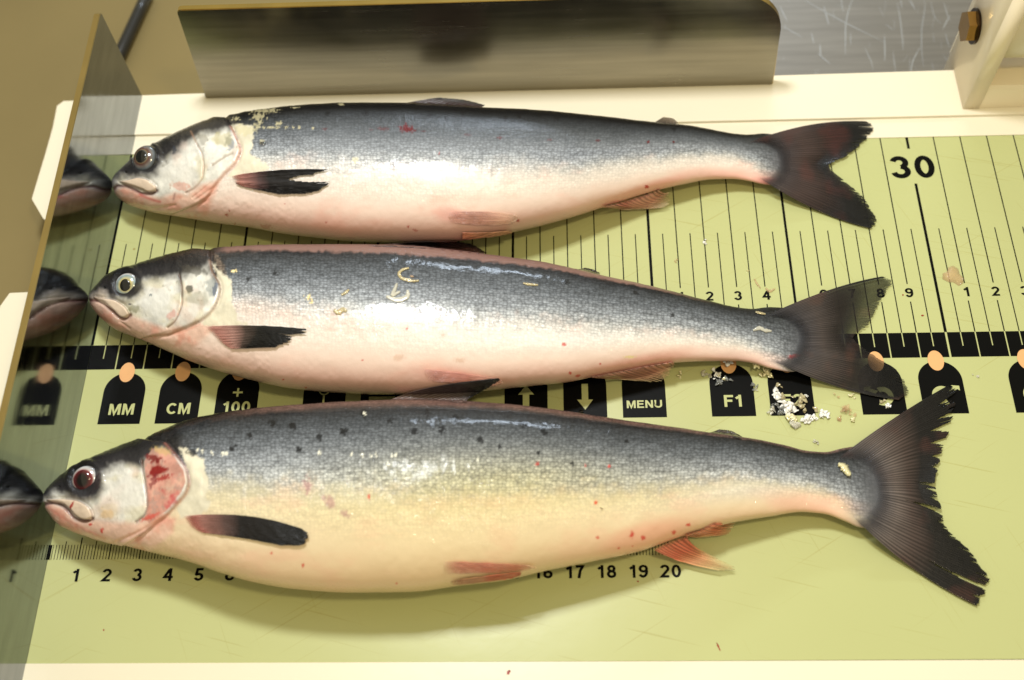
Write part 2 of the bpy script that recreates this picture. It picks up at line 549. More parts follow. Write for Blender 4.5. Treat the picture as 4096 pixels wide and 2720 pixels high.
SCR = [[(3080, -20), (3088, 40), (3092, 95)], [(3120, 25), (3148, 85)], [(3296, 25), (3315, 100)], [(3362, -20), (3370, 35), (3374, 50)],
       [(3412, -10), (3392, 50), (3382, 110), (3381, 220)], [(3403, 130), (3402, 180)], [(3245, 130), (3256, 175)], [(3280, 175), (3282, 215), (3290, 235)],
       [(3460, 190), (3470, 215), (3486, 250), (3492, 280)], [(3538, 140), (3540, 240)], [(3572, 205), (3582, 290)], [(3590, 10), (3605, 110), (3612, 200)],
       [(3640, 0), (3660, 38)], [(3690, -10), (3700, 20), (3692, 80), (3686, 130), (3686, 180), (3694, 270)], [(3680, 190), (3650, 250), (3640, 310)],
       [(3722, 5), (3740, 70), (3765, 95)], [(3775, 10), (3790, 60), (3800, 85)], [(3800, 60), (3770, 118)], [(3780, 130), (3797, 190)],
       [(3200, -10), (3350, 75), (3540, 170)], [(3540, 95), (3575, 122)], [(3130, 105), (3210, 150)], [(3270, 215), (3320, 255)], [(3600, -15), (3608, 35)]]
for k, s in enumerate(SCR):
    pp = [inv(x, y, ZT + 0.02) for x, y in smooth_line(s, 4)]
    strip(bm, pp, 0.013 + 0.012 * ((k * 37) % 5) / 5, ZT + 0.026)
rs = random.Random(2)
for k in range(26):
    x = rs.uniform(3120, 3800); y = rs.uniform(-30, 320); a = rs.gauss(1.45, 0.35); l = rs.uniform(15, 60)
    pp = [inv(x + math.cos(a) * l * t, y + math.sin(a) * l * t, ZT + 0.02) for t in (0, .33, .66, 1)]
    strip(bm, pp, rs.uniform(0.004, 0.009), ZT + 0.026)
o = bm_obj('scratch_marks', bm, M['scr'], sheet); tag(o, kind='stuff')

# rod lying behind the stop plate
a = inv(592, -30, ZT + 0.35); b = inv(458, 262, ZT + 0.35)
bm = bmesh.new()
r = 0.27; ax = Vector(b - a).normalized(); s1 = Vector((-ax.y, ax.x, 0)); s2 = Vector((0, 0, 1))
rings = []
for t, rr in ((0, r), (0.3, r), (0.6, r), (0.97, r), (0.995, r * .8), (1, r * 0.4)):
    c = Vector(a) + (Vector(b) - Vector(a)) * t
    rings.append([bm.verts.new(c + (s1 * math.cos(q * math.pi / 12) + s2 * math.sin(q * math.pi / 12)) * rr) for q in range(24)])
for r0, r1 in zip(rings[:-1], rings[1:]):
    for q in range(24):
        bm.faces.new((r0[q], r0[(q + 1) % 24], r1[(q + 1) % 24], r1[q]))
bm.faces.new(rings[0][::-1]); bm.faces.new(rings[-1])
o = bm_obj('black_rod', bm, M['rod'], smooth=True)
tag(o, 'black rubber covered rod lying on the brown table behind the steel stop plate', 'rod')

# ------------------------------------------------------------------ the measuring board
board = empty('measuring_board', (16, 2, -2.0))
tag(board, 'fish measuring board with green ruler panel, white rim, steel plates and black key symbols', 'measuring board')
XR = 44.0
# white body: flat strip next to the panel, a step, then the raised outer rim
bm = prism([(0.0, 10.92), (XR, 10.88), (XR, 11.8), (0, 11.8)], -1.8, 0.03)
bm_obj('rim_inner_strip', bm, M['white'], board, bevel=0.03)
bm = prism([(-0.02, 11.803), (XR, 11.803), (XR, 14.15), (2.6, 13.83), (-0.02, 13.8)], -1.8, 0.14)
bm_obj('rim_rear_rail', bm, M['white'], board, bevel=0.09, seg=4)
bm = prism([(-0.02, -13.5), (XR, -13.5), (XR, -8.80), (-0.02, -8.80)], -1.8, 0.03)
bm_obj('rim_front_rail', bm, M['white'], board, bevel=0.05, seg=3)
# left end block seen past the stop plate, with its hand notch
pts = [(-0.3, 14.6), (-3.85, 14.6), (-4.08, 14.35), (-4.03, 13.2), (-4.06, 11.9), (-4.15, 9.62), (-3.48, 8.65), (-1.2, 7.6), (-1.2, 6.2), (-3.2, 5.30), (-4.08, 5.27),
       (-4.32, 4.7), (-4.4, 0), (-4.4, -12.5), (-0.3, -12.5)]
bm = prism(pts[::-1], -1.75, -1.0)
bm_obj('end_block', bm, M['white'], board, bevel=0.05, seg=3)
bm = prism([(0.0, -8.80), (XR, -8.76), (XR, 10.875), (0.0, 10.915)], -0.6, 0.0)
bm_obj('ruler_panel', bm, M['green'], board)

ZI = 0.006     # print


def flat(polys, name, mat, z=ZI, label=None, parent=board):
    bm = bmesh.new()
    for p in polys:
        vs = [bm.verts.new((x, y, z)) for x, y in p]
        bm.faces.new(vs)
    bmesh.ops.triangulate(bm, faces=[f for f in bm.faces if len(f.verts) > 4])
    for f in bm.faces:
        f.normal_update()
        if f.normal.z < 0:
            f.normal_flip()
    for v in bm.verts:
        v.co *= CM
    me = bpy.data.meshes.new(name); bm.to_mesh(me); bm.free()
    o = link(name, me, mat, parent)
    if label:
        o['label'] = label
    return o


def rect(x0, x1, y0, y1):
    return [(x0, y0), (x1, y0), (x1, y1), (x0, y1)]


YB0, YB1 = 1.43, 2.41
tk = []
for k in range(0, 44):
    w = 0.020
    if k % 10 == 0 and k > 0:
        tk.append(rect(k - 0.05, k + 0.05, 10.36, 10.90)); tk.append(rect(k - 0.05, k + 0.05, YB1, 8.73))
    elif k % 5 == 0:
        tk.append(rect(k - 0.045, k + 0.045, YB1, 10.9))
    else:
        tk.append(rect(k - w, k + w, 4.37, 10.9)); tk.append(rect(k - w, k + w, YB1, 3.65))
    h = k + 0.5
    tk.append(rect(h - w * .9, h + w * .9, YB1, 6.71))
flat(tk, 'upper_scale_lines', M['ink'])
# black band cut by light lines
bd = []
for k in range(0, 44):
    g = 0.035 if k % 10 == 0 and k else 0.022
    g2 = 0.035 if (k + 1) % 10 == 0 else 0.022
    a, b = k + (g if k else 0.0), k + 1 - g2
    ym = 1.86
    bd.append([(a, YB0), (b, YB0), (b, ym), (a, ym)])
    bd.append([(a, ym), (k + 0.5 - 0.018, ym), (k + 0.5 - 0.018, YB1 - .01), (a, YB1 - .01)])
    bd.append([(k + 0.5 + 0.018, ym), (b, ym), (b, YB1 - .01), (k + 0.5 + 0.018, YB1 - .01)])
    bd.append([(k + 0.5 - 0.018, ym - 0.002), (k + 0.5 + 0.018, ym - 0.002), (k + 0.5 + 0.018, ym), (k + 0.5 - 0.018, ym)])
flat(bd, 'black_scale_band', M['ink'])
mm = []
for k in range(0, 201):
    x = k / 10
    top = -4.98
    w = 0.011
    if k % 10 == 0: top, w = -4.74, 0.02
    elif k % 5 == 0: top, w = -4.86, 0.015
    if k == 0: w = 0.03; top = -4.98
    mm.append(rect(x - w + (0.03 if k == 0 else 0), x + w + (0.03 if k == 0 else 0), -5.48, top))
flat(mm, 'millimetre_lines', M['ink'])

# lettering ------------------------------------------------------------
SW = 0.185


def _arc(cx, cy, rx, ry, a0, a1, n=18):
    return [(cx + rx * math.cos(math.radians(a0 + (a1 - a0) * i / n)), cy + ry * math.sin(math.radians(a0 + (a1 - a0) * i / n))) for i in range(n + 1)]


def _six():
    return [('c', _arc(.31, .305, .215, .21, 0, 360, 28)), ('o', _arc(.345, .5, .25, .405, 188, 38, 20))]


GLY = {
    '0': (.62, [('c', _arc(.31, .5, .212, .405, 0, 360, 32))]),
    '1': (.50, [('o', [(.32, 0), (.32, 1.0)]), ('o', [(.06, .69), (.24, .83)])]),
    '2': (.62, [('o', _arc(.31, .69, .21, .215, 170, -32, 18) + [(.11, .0925), (.58, .0925)])]),
    '3': (.62, [('o', _arc(.295, .705, .195, .20, 165, -78, 18)), ('o', _arc(.30, .305, .215, .21, 85, -168, 20))]),
    '4': (.64, [('o', [(.46, 0), (.46, 1.0)]), ('o', [(.40, .92), (.105, .315), (.64, .315)])]),
    '5': (.62, [('o', [(.56, .905), (.19, .905), (.14, .50)] + _arc(.30, .315, .215, .22, 128, -162, 20))]),
    '6': (.62, _six()),
    '7': (.60, [('o', [(.05, .905), (.50, .905), (.33, .55), (.24, 0)])]),
    '8': (.62, [('c', _arc(.31, .715, .18, .19, 0, 360, 28)), ('c', _arc(.31, .30, .215, .208, 0, 360, 28))]),
    '9': (.62, [(k, [(.62 - x, 1 - y) for x, y in p]) for k, p in _six()]),
    'M': (.86, [('o', [(.1, 0), (.1, 1)]), ('o', [(.76, 0), (.76, 1)]), ('o', [(.17, .93), (.43, .08), (.69, .93)])]),
    'C': (.74, [('o', _arc(.40, .5, .30, .405, 42, 318, 30))]),
    'F': (.62, [('o', [(.1, 0), (.1, 1)]), ('o', [(.19, .905), (.62, .905)]), ('o', [(.19, .51), (.55, .51)])]),
    'E': (.66, [('o', [(.1, 0), (.1, 1)]), ('o', [(.19, .905), (.64, .905)]), ('o', [(.19, .52), (.60, .52)]), ('o', [(.19, .095), (.66, .095)])]),
    'N': (.74, [('o', [(.1, 0), (.1, 1)]), ('o', [(.64, 0), (.64, 1)]), ('o', [(.14, .93), (.60, .07)])]),
    'U': (.74, [('o', [(.1, 1), (.1, .36)] + _arc(.37, .36, .27, .265, 180, 360, 18) + [(.64, 1)])]),
}


def text(s, cx, cy, cap, mat, name, bold=0.02, z=ZI, wide=1.0, label=None, parent=board):
    """bold grotesque lettering drawn as mitred strokes"""
    total = sum(GLY[ch][0] for ch in s) + 0.12 * (len(s) - 1)
    x0 = -total / 2
    V, Fc = [], []
    lay = 0
    for ch in s:
        w, strokes = GLY[ch]
        for kind, pts in strokes:
            p = np.array(pts, float)
            if kind == 'c':
                p = p[:-1]
                prv = np.roll(p, 1, 0); nxt = np.roll(p, -1, 0)
            else:
                prv = np.vstack([2 * p[:1] - p[1:2], p[:-1]]); nxt = np.vstack([p[1:], 2 * p[-1:] - p[-2:-1]])
            d1 = p - prv; d1 /= np.linalg.norm(d1, axis=1)[:, None]
            d2 = nxt - p; d2 /= np.linalg.norm(d2, axis=1)[:, None]
            n1 = np.stack([-d1[:, 1], d1[:, 0]], 1); n2 = np.stack([-d2[:, 1], d2[:, 0]], 1)
            m = n1 + n2; m /= np.linalg.norm(m, axis=1)[:, None]
            ml = (SW / 2) / np.maximum((m * n1).sum(1), .45)
            b0 = len(V)
            for q, mm_, l in zip(p, m, ml):
                for sg in (1, -1):
                    V.append(((cx + (x0 + q[0] + sg * mm_[0] * l) * cap * wide) * CM, (cy + (q[1] - .5 + sg * mm_[1] * l) * cap) * CM, (z + lay * 0.0012) * CM))
            n = len(p)
            for i in range(n if kind == 'c' else n - 1):
                a = b0 + 2 * i; b = b0 + 2 * ((i + 1) % n)
                Fc.append((a, a + 1, b + 1, b))
            lay += 1
        x0 += w + 0.12
    me = bpy.data.meshes.new(name)
    me.from_pydata(V, [], Fc)
    o = link(name, me, mat, parent)
    if label:
        o['label'] = label
    return o


for k in range(1, 44):
    d = k % 10
    if d in (0, 5):
        continue
    text(str(d), k + 0.015, 4.015, 0.38, M['ink'], 'numeral', 0.035, wide=1.2)
for k in (10, 20, 30, 40):
    text(str(k), k, 9.50, 1.04, M['ink'], 'numeral', 0.035, wide=1.16)
for k in range(1, 21):
    text(str(k), k + 0.03, -6.0, 0.42, M['ink'], 'numeral', 0.032, wide=1.2 if k < 10 else 1.15)


def arc_pts(cx, cy, r, a0, a1, n):
    return [(cx + r * math.cos(a0 + (a1 - a0) * i / n), cy + r * math.sin(a0 + (a1 - a0) * i / n)) for i in range(n + 1)]


def key(x0, desc):
    x1 = x0 + 1.47
    cx = (x0 + x1) / 2
    pts = [(x0, -0.69), (x1, -0.69)] + arc_pts(cx, 0.55, (x1 - x0) / 2, 0, math.pi, 28)
    k = flat([pts], 'key_symbol', M['ink'], z=0.010, label=desc)
    el = [(cx - 0.03 + 0.27 * math.cos(a), 1.30 + 0.385 * math.sin(a)) for a in np.linspace(0, 2 * math.pi, 40, endpoint=False)]
    flat([el], 'key_sensor', M['tan'], z=0.016, parent=k)
    return k, cx


ZL = 0.014


def legend(k, polys):
    flat(polys, 'legend', M['green'], z=ZL, parent=k)


def ring(cx, cy, r0, r1, a0, a1, n=30):
    o = arc_pts(cx, cy, r1, a0, a1, n); i = arc_pts(cx, cy, r0, a0, a1, n)
    return [[o[j], o[j + 1], i[j + 1], i[j]] for j in range(n)]


k, c = key(0.75, 'black key symbol reading MM'); text('MM', c + 0.02, -0.13, 0.42, M['green'], 'legend', 0.03, ZL, 1.15, parent=k)
k, c = key(2.74, 'black key symbol reading CM'); text('CM', c + 0.02, -0.13, 0.42, M['green'], 'legend', 0.03, ZL, 1.15, parent=k)
k, c = key(4.76, 'black key symbol reading + 100'); text('100', c + 0.02, -0.10, 0.42, M['green'], 'legend', 0.03, ZL, 1.15, parent=k)
legend(k, [rect(c - 0.17, c + 0.17, 0.42, 0.49), rect(c - 0.035, c + 0.035, 0.29, 0.416), rect(c - 0.035, c + 0.035, 0.494, 0.62)])
k, c = key(7.80, 'black key symbol with a small ring on a stem')
legend(k, ring(c - 0.02, 0.50, 0.15, 0.20, 0, 2 * math.pi) + [rect(c - 0.055, c + 0.015, -0.3, 0.296)])
k, c = key(9.80, 'black key symbol with a light outlined block')
legend(k, [rect(c - 0.45, c + 0.45, -0.35, 0.22)])
k, c = key(14.75, 'black key symbol with an upward arrow')
legend(k, [[(c - 0.27, 0.22), (c + 0.27, 0.22), (c, 0.58)], rect(c - 0.11, c + 0.11, -0.42, 0.218)])
k, c = key(16.76, 'black key symbol with a downward arrow')
legend(k, [[(c - 0.27, 0.0), (c, -0.38), (c + 0.27, 0.0)], rect(c - 0.11, c + 0.11, 0.002, 0.6)])
k, c = key(18.76, 'black key symbol reading MENU'); text('MENU', c, -0.2, 0.285, M['green'], 'legend', 0.03, ZL, 1.25, parent=k)
k, c = key(21.74, 'black key symbol reading F1'); text('F1', c + 0.02, -0.12, 0.44, M['green'], 'legend', 0.035, ZL, 1.15, parent=k)
k, c = key(23.71, 'black key symbol reading F2, covered in scales'); text('F2', c + 0.02, -0.12, 0.44, M['green'], 'legend', 0.035, ZL, 1.15, parent=k)


def rot_arrow(k, c, s):
    cx, cy = c - 0.02 * s, -0.02
    P = [(cx + s * x, cy + y) for x, y in ((0.14, 0.20), (0.40, 0.30), (0.33, 0.375), (0.60, 0.35), (0.60, 0.17), (0.52, 0.23), (0.25, 0.08))]
    a0, a1 = (math.radians(60), math.radians(300)) if s > 0 else (math.radians(-120), math.radians(120))
    legend(k, ring(cx, cy, 0.17, 0.35, a0, a1))
    flat([P], 'legend', M['green'], z=ZL + 0.001, parent=k)


k, c = key(26.75, 'black key symbol with a backward turning arrow'); rot_arrow(k, c, -1)
k, c = key(28.77, 'black key symbol with a turning arrow beside the blank right end'); rot_arrow(k, c, 1)
k, c = key(31.78, 'black key symbol cut by the right edge of the photo'); rot_arrow(k, c, 1)
k, c = key(33.78, 'black key symbol past the right edge'); rot_arrow(k, c, -1)

# stop plate -------------------------------------------------------------
def plate(name, pts, axis, t0, t1, mat, edge_mat, bev=0.03):
    bm = prism(pts, t0, t1, axis)
    bmesh.ops.bevel(bm, geom=list(bm.edges), offset=bev, segments=2, affect='EDGES')
    for v in bm.verts:
        v.co *= CM
    bmesh.ops.recalc_face_normals(bm, faces=bm.faces)
    me = bpy.data.meshes.new(name)
    ai = 'xyz'.index(axis)
    for f in bm.faces:
        f.material_index = 0 if abs(f.normal[ai]) > 0.9 else 1
    bm.to_mesh(me); bm.free()
    o = link(name, me, mat, board)
    me.materials.append(edge_mat)
    return o


# (y, z) outline extruded along x
plate('stop_plate', [(-12.5, -1.7), (13.78, -1.7), (13.78, 4.70), (13.66, 4.80), (-12.5, 4.55)], 'x', -0.24, -0.004, M['plate'], M['plate_edge'], 0.02)
# back plate: (x, z) outline extruded along y, rounded upper right corner
pr = arc_pts(23.0, 2.98, 2.0, 0, math.pi / 2, 14)
pr = [(x + 0.03, z) for x, z in pr]
pl = [(2.62, 0.142), (25.2, 0.142)] + [(x, z) for x, z in pr] + [(3.05, 4.98), (2.93, 4.93), (2.88, 4.80)]
plate('back_plate', pl, 'y', 13.548, 13.80, M['plate_b'], M['edge_b'], 0.03)

# bracket at the rear right -----------------------------------------------
XB = 32.29
bm = prism([(12.13, 0.142), (12.13, 1.2), (12.22, 1.32), (15.0, 1.32), (15.0, 0.142)], XB + 0.02, XR, 'x')
br = bm_obj('bracket', bm, M['white2'], board, bevel=0.16, seg=4)
ch = [(12.10, 0.145), (12.10, 6.2)] + [(13.5 + 1.4 * math.cos(a), 6.2 + 1.4 * math.sin(a)) for a in np.linspace(math.pi, 0, 16)] + [(14.9, -1.6), (14.2, -1.6), (14.2, 0.145)]
bm = prism(ch, XB, XB + 0.62, 'x')
o = bm_obj('cheek_plate', bm, M['white2'], br, smooth=True, bevel=0.2, seg=5)
# roller between the cheeks
bm = bmesh.new()
bmesh.ops.create_cone(bm, cap_ends=True, segments=64, radius1=1.5, radius2=1.5, depth=11.0, matrix=Matrix.Translation((XB + 0.64 + 5.5, 13.75, 3.35)) @ Matrix.Rotation(math.pi / 2, 4, 'Y'))
bm_obj('roller', bm, M['white'], br, smooth=True)
# bolt
bc = Vector((XB, 14.05, 2.55))
bc = Vector((XB, 13.85, 2.75))
bm = bmesh.new()
hexa = [(bc.y + 0.60 * math.cos(a + .2), bc.z + 0.60 * math.sin(a + .2)) for a in np.linspace(0, 2 * math.pi, 6, endpoint=False)]
prism(hexa, XB - 0.42, XB - 0.09, 'x', bm)
bo = bm_obj('bolt', bm, M['bolt'], br, bevel=0.06, seg=3)
bm = bmesh.new()
prism([(bc.y + 0.66 * math.cos(a), bc.z + 0.66 * math.sin(a)) for a in np.linspace(0, 2 * math.pi, 36, endpoint=False)], XB - 0.09, XB - 0.002, 'x', bm)
bm_obj('washer', bm, M['bolt_d'], br, bevel=0.02)

# ------------------------------------------------------------------ fish
def blob(x, y, cx, cy, rx, ry=None, ang=0.0, soft=0.35, ragged=0.0, seed=1):
    ry = ry or rx
    c, s = math.cos(ang), math.sin(ang)
    u = ((x - cx) * c + (y - cy) * s) / rx; v = (-(x - cx) * s + (y - cy) * c) / ry
    d = np.hypot(u, v)
    if ragged:
        d = d + ragged * (noise2(x, y, max(3.0, min(rx, ry) * 0.6), seed=seed) - 0.5) * 2
    return 1 - sm(1 - soft, 1 + soft, d)


def mixc(c, col, w):
    return c * (1 - w[:, None]) + lin(col)[None, :] * w[:, None]


ZMAP = np.zeros((PH // 4 + 60, PW // 4 + 60))      # highest surface seen at each place, 4 px cells


def splat(P2, z):
    xi = np.clip((P2[:, 0] / 4).astype(int) + 30, 0, ZMAP.shape[1] - 2); yi = np.clip((P2[:, 1] / 4).astype(int) + 30, 0, ZMAP.shape[0] - 2)
    for dx in (0, 1):
        for dy in (0, 1):
            np.maximum.at(ZMAP, (yi + dy, xi + dx), z)


def zat(px, py):
    xi = np.clip((np.asarray(px) / 4).astype(int) + 30, 2, ZMAP.shape[1] - 3); yi = np.clip((np.asarray(py) / 4).astype(int) + 30, 2, ZMAP.shape[0] - 3)
    return (ZMAP[yi, xi] + ZMAP[yi + 1, xi] + ZMAP[yi - 1, xi] + ZMAP[yi, xi + 1] + ZMAP[yi, xi - 1]) / 5


def fish_body(F):
    pairs = np.array(F['pairs'], float)
    mid = (pairs[:, :2] + pairs[:, 2:]) / 2
    t = np.r_[0, np.cumsum(np.hypot(*np.diff(mid, axis=0).T))]
    T = t[-1]
    # chord parameter stretched at the snout so that it closes round
    nh, nb = 300, 760
    s_h = np.linspace(0, 1, nh, endpoint=False) ** 1.35 * 540
    s_b = np.linspace(540, T, nb)
    s = np.r_[s_h, s_b]
    tt = t.copy()
    Q = np.stack([pchip(tt, pairs[:, i], s) for i in range(4)], 1)
    # sqrt opening near the very tip
    n = len(s)
    tn = s / T
    ctrl = F['ratio']
    ratio = pchip([c[0] for c in ctrl], [c[1] for c in ctrl], tn)
    top = inv(Q[:, 0], Q[:, 1], 1.0); bot = inv(Q[:, 2], Q[:, 3], 1.0)
    m0 = np.linalg.norm(top - bot, axis=1) / 2
    h = np.maximum(ratio * m0, 0.02)
    hmax = h.max()
    # height at which the snout meets the stop plate (x = 0)
    za, zb = 0.0, 4.0
    for _ in range(30):
        zm = (za + zb) / 2
        if inv(pairs[0, 0], pairs[0, 1], zm)[0] < 0.012: za = zm
        else: zb = zm
    cz0 = [zm / hmax] + [c[1] for c in F['zc'][1:]]
    zc = np.maximum(pchip([c[0] for c in F['zc']], cz0, tn) * hmax, h + 0.01)
    top = inv(Q[:, 0], Q[:, 1], zc); bot = inv(Q[:, 2], Q[:, 3], zc)
    c = (top + bot) / 2
    a = np.linalg.norm(top - bot, axis=1) / 2
    d = (top - bot) / (2 * a[:, None] + 1e-9)
    # the tip pair is degenerate: reuse the direction of its neighbour
    d[a < 1e-3] = d[np.argmax(a > 1e-3)]
    nv, nhid = 210, 46
    ph = np.r_[np.linspace(-0.75, math.pi + 0.75, nv, endpoint=False), np.linspace(math.pi + 0.75, 2 * math.pi - 0.75, nhid, endpoint=False)]
    # phi = 0 dorsal ... pi ventral, passing over the upper flank
    cy = np.sign(np.cos(ph)) * np.abs(np.cos(ph)) ** 0.96
    cz = np.sign(np.sin(ph)) * np.abs(np.sin(ph)) ** 0.88
    m = len(ph)
    Qd = Q[:, :2] - Q[:, 2:]
    Ld = np.hypot(Qd[:, 0], Qd[:, 1]) + 1e-6
    Qn = Qd / Ld[:, None]
    aa = a.copy()
    for it in range(5):
        V = c[:, None, :] + d[:, None, :] * (aa[:, None] * cy[None, :])[..., None]
        V[..., 2] += h[:, None] * cz[None, :]
        P = proj(V)
        u = ((P - Q[:, None, 2:]) * Qn[:, None, :]).sum(-1)
        lo, hi = u.min(1), u.max(1)
        k = Ld / np.maximum(hi - lo, 1e-6)
        pxcm = Ld / (2 * a + 1e-9)
        aa = np.clip(aa * (1 + (k - 1) * 1.15), a * 0.35, a * 1.2)
        sh = ((hi + lo) / 2 - Ld / 2) / pxcm
        sh = np.where(a > 1e-2, sh, 0)
        c = c - d * sh[:, None] * 0.9
    # smooth the centre and width along the body
    ker = np.ones(9) / 9
    def smth(v):
        return np.convolve(np.pad(v, 4, mode='edge'), ker, 'valid')
    aa2 = smth(aa); aa2[:6] = aa[:6]
    c2 = np.stack([smth(c[:, i]) for i in range(3)], 1); c2[:6] = c[:6]
    aa, c = aa2, c2
    V = c[:, None, :] + d[:, None, :] * (aa[:, None] * cy[None, :])[..., None]
    V[..., 2] += h[:, None] * cz[None, :]
    # normals of the section
    nrm = d[:, None, :] * (np.cos(ph)[None, :] / np.maximum(aa[:, None], .05))[..., None]
    nrm[..., 2] += np.sin(ph)[None, :] / np.maximum(h[:, None], .05)
    nrm /= np.linalg.norm(nrm, axis=2)[..., None] + 1e-9
    P = proj(V)
    X = P[..., 0].ravel(); Y = P[..., 1].ravel()
    TT = np.clip(1 - ((P - Q[:, None, 2:]) * Qn[:, None, :]).sum(-1) / Ld[:, None], 0, 1).ravel()
    SS = np.repeat(s, m)
    disp = F['relief'](X, Y, TT, SS)
    vis = sm(-0.25, 0.05, np.sin(ph))
    disp = disp.reshape(n, m) * vis[None, :]
    V = V + nrm * disp[..., None]
    V[..., 2] = np.maximum(V[..., 2], 0.02)
    V[0, :] = V[0, :].mean(0)
    col, mask = F['paint'](X, Y, TT, SS)
    # uv in centimetres
    du = np.r_[0, np.cumsum(np.linalg.norm(np.diff(c, axis=0), axis=1))]
    vv = np.concatenate([np.zeros((n, 1)), np.cumsum(np.linalg.norm(np.diff(V, axis=1), axis=2), axis=1)], 1)
    vv = vv - vv[:, [int(nv * 0.5)]]
    uv = np.stack([np.repeat(du, m), vv.ravel()], 1)
    idx = np.arange(n * m).reshape(n, m)
    A = idx[:-1]; B = idx[1:]
    q = np.stack([A, np.roll(A, -1, 1), np.roll(B, -1, 1), B], -1).reshape(-1, 4)
    # closing cap at the tail: last ring collapses to a line inside the fin
    root = F['root']
    o = from_arrays('body', V.reshape(-1, 3), q[:, ::-1], M['skin'], root, True, col, mask, uv)
    up = np.repeat(np.sin(ph)[None, :] > -0.3, n, 0).ravel()
    splat(proj(V).reshape(-1, 2)[up], V.reshape(-1, 3)[up, 2])
    return o


def fin(name, root, base, midl, tip, zfun, paint, us=None, nu=150, nv=90, slits=(), ragged=0.06, rays=26, thick=0.018, ray_amp=0.012, seed=3, bulge=0.0, parent_mat='fin', inset=None):
    base, midl, tip = (np.array(p, float) for p in (base, midl, tip))
    if inset is not None:
        base = base * (1 - inset[2]) + np.array(inset[:2])[None] * inset[2]
    k = len(base)
    us = np.linspace(0, 1, k) if us is None else np.asarray(us, float)
    u = np.linspace(0, 1, nu); v = np.linspace(0, 1, nv)
    def il(p):
        return np.stack([pchip(us, p[:, 0], u), pchip(us, p[:, 1], u)], 1)
    b, mi, t = il(base), il(midl), il(tip)
    rr = np.random.default_rng(seed)
    jag = np.interp(u, np.linspace(0, 1, rays * 2 + 1), rr.random(rays * 2 + 1)) * 0.6 + 0.4 * np.interp(u, np.linspace(0, 1, nu // 2), rr.random(nu // 2))
    ve = 1 - ragged * jag
    Vv = v[None, :] * ve[:, None]
    l0 = (1 - Vv) * (1 - 2 * Vv); l1 = 4 * Vv * (1 - Vv); l2 = Vv * (2 * Vv - 1)
    P = b[:, None] * l0[..., None] + mi[:, None] * l1[..., None] + t[:, None] * l2[..., None]
    UU = np.repeat(u[:, None], nv, 1)
    # rays wander and fork towards the tip
    wob = 0.10 * noise2(UU * 300, Vv * 100, 40, seed=seed) / rays
    fr = (UU + wob) * rays
    r1 = 0.5 + 0.5 * np.cos(2 * math.pi * fr)
    r2 = 0.5 + 0.5 * np.cos(4 * math.pi * fr)
    ray = r1 * (1 - sm(0.45, 0.75, Vv)) + r2 * sm(0.45, 0.75, Vv)
    z = zfun(UU, Vv, P[..., 0], P[..., 1]) + ray_amp * ray * (1 - 0.5 * Vv) + bulge * np.sin(np.pi * UU) * (1 - Vv)
    V = inv(P[..., 0], P[..., 1], z)
    col, alpha = paint(UU, Vv, P[..., 0], P[..., 1], ray)
    # drop faces in splits
    kill = np.zeros((nu - 1, nv - 1), bool)
    uc = (UU[:-1, :-1] + UU[1:, 1:]) / 2; vc = (Vv[:-1, :-1] + Vv[1:, 1:]) / 2
    for su, sw, sv in slits:
        kill |= (vc > sv) & (np.abs(uc - su) < sw * (vc - sv) / (1 - sv))
    # small frayed splits between rays near the margin
    for q in range(int(rays * 0.9)):
        su = (rr.integers(1, rays) + 0.5) / rays; sv = 1 - ragged * (1.2 + 2.2 * rr.random())
        kill |= (vc > sv) & (np.abs(uc - su) < 0.16 / rays * (vc - sv) / (1 - sv + 1e-6) * (0.6 + rr.random()))
    idx = np.arange(nu * nv).reshape(nu, nv)
    q = np.stack([idx[:-1, :-1], idx[1:, :-1], idx[1:, 1:], idx[:-1, 1:]], -1)[~kill]
    # orient upward
    a, bb, cc = V.reshape(-1, 3)[q[:, 0]], V.reshape(-1, 3)[q[:, 1]], V.reshape(-1, 3)[q[:, 2]]
    if np.cross(bb - a, cc - a)[:, 2].sum() < 0:
        q = q[:, ::-1]
    al = np.stack([alpha.ravel(), np.zeros(alpha.size), np.zeros(alpha.size)], 1)
    o = from_arrays(name, V.reshape(-1, 3), q, M[parent_mat], root, True, col.reshape(-1, 3), al)
    so = o.modifiers.new('thickness', 'SOLIDIFY'); so.thickness = thick * CM; so.offset = -1
    return o


def ccol(stops, v):
    xs = [s[0] for s in stops]; cs = np.array([lin(s[1]) for s in stops])
    return np.stack([np.interp(v, xs, cs[:, i]) for i in range(3)], -1)


def fin_paint(stops, alpha_stops, blot=None, blot_amt=0.3, ray_dark=0.35, seed=9, gap=0.3, edge_alpha=1.0):
    def f(U, Vv, X, Y, ray):
        c = ccol(stops, Vv)
        n1 = fbm(X, Y, 90, 3, seed)
        c = c * (0.75 + 0.5 * n1)[..., None]
        if blot is not None:
            w = sm(0.52, 0.75, fbm(X, Y, 120, 3, seed + 4)) * blot_amt
            c = c * (1 - w[..., None]) + lin(blot) * w[..., None]
        c = c * (1 - ray_dark + ray_dark * 1.6 * ray)[..., None] * (0.7 + 0.6 * noise2(U * 900, Vv * 60, 5, 30, seed=seed + 7))[..., None]
        a = np.interp(Vv, [s[0] for s in alpha_stops], [s[1] for s in alpha_stops])
        a = a - gap * (1 - ray) * sm(0.35, 0.9, Vv)
        e = np.minimum(U, 1 - U)
        a = np.maximum(a, (1 - sm(0.01, 0.05, e)) * edge_alpha * sm(.02, .25, Vv))
        return np.clip(c, 0, 1), np.clip(a, 0.0, 1)
    return f


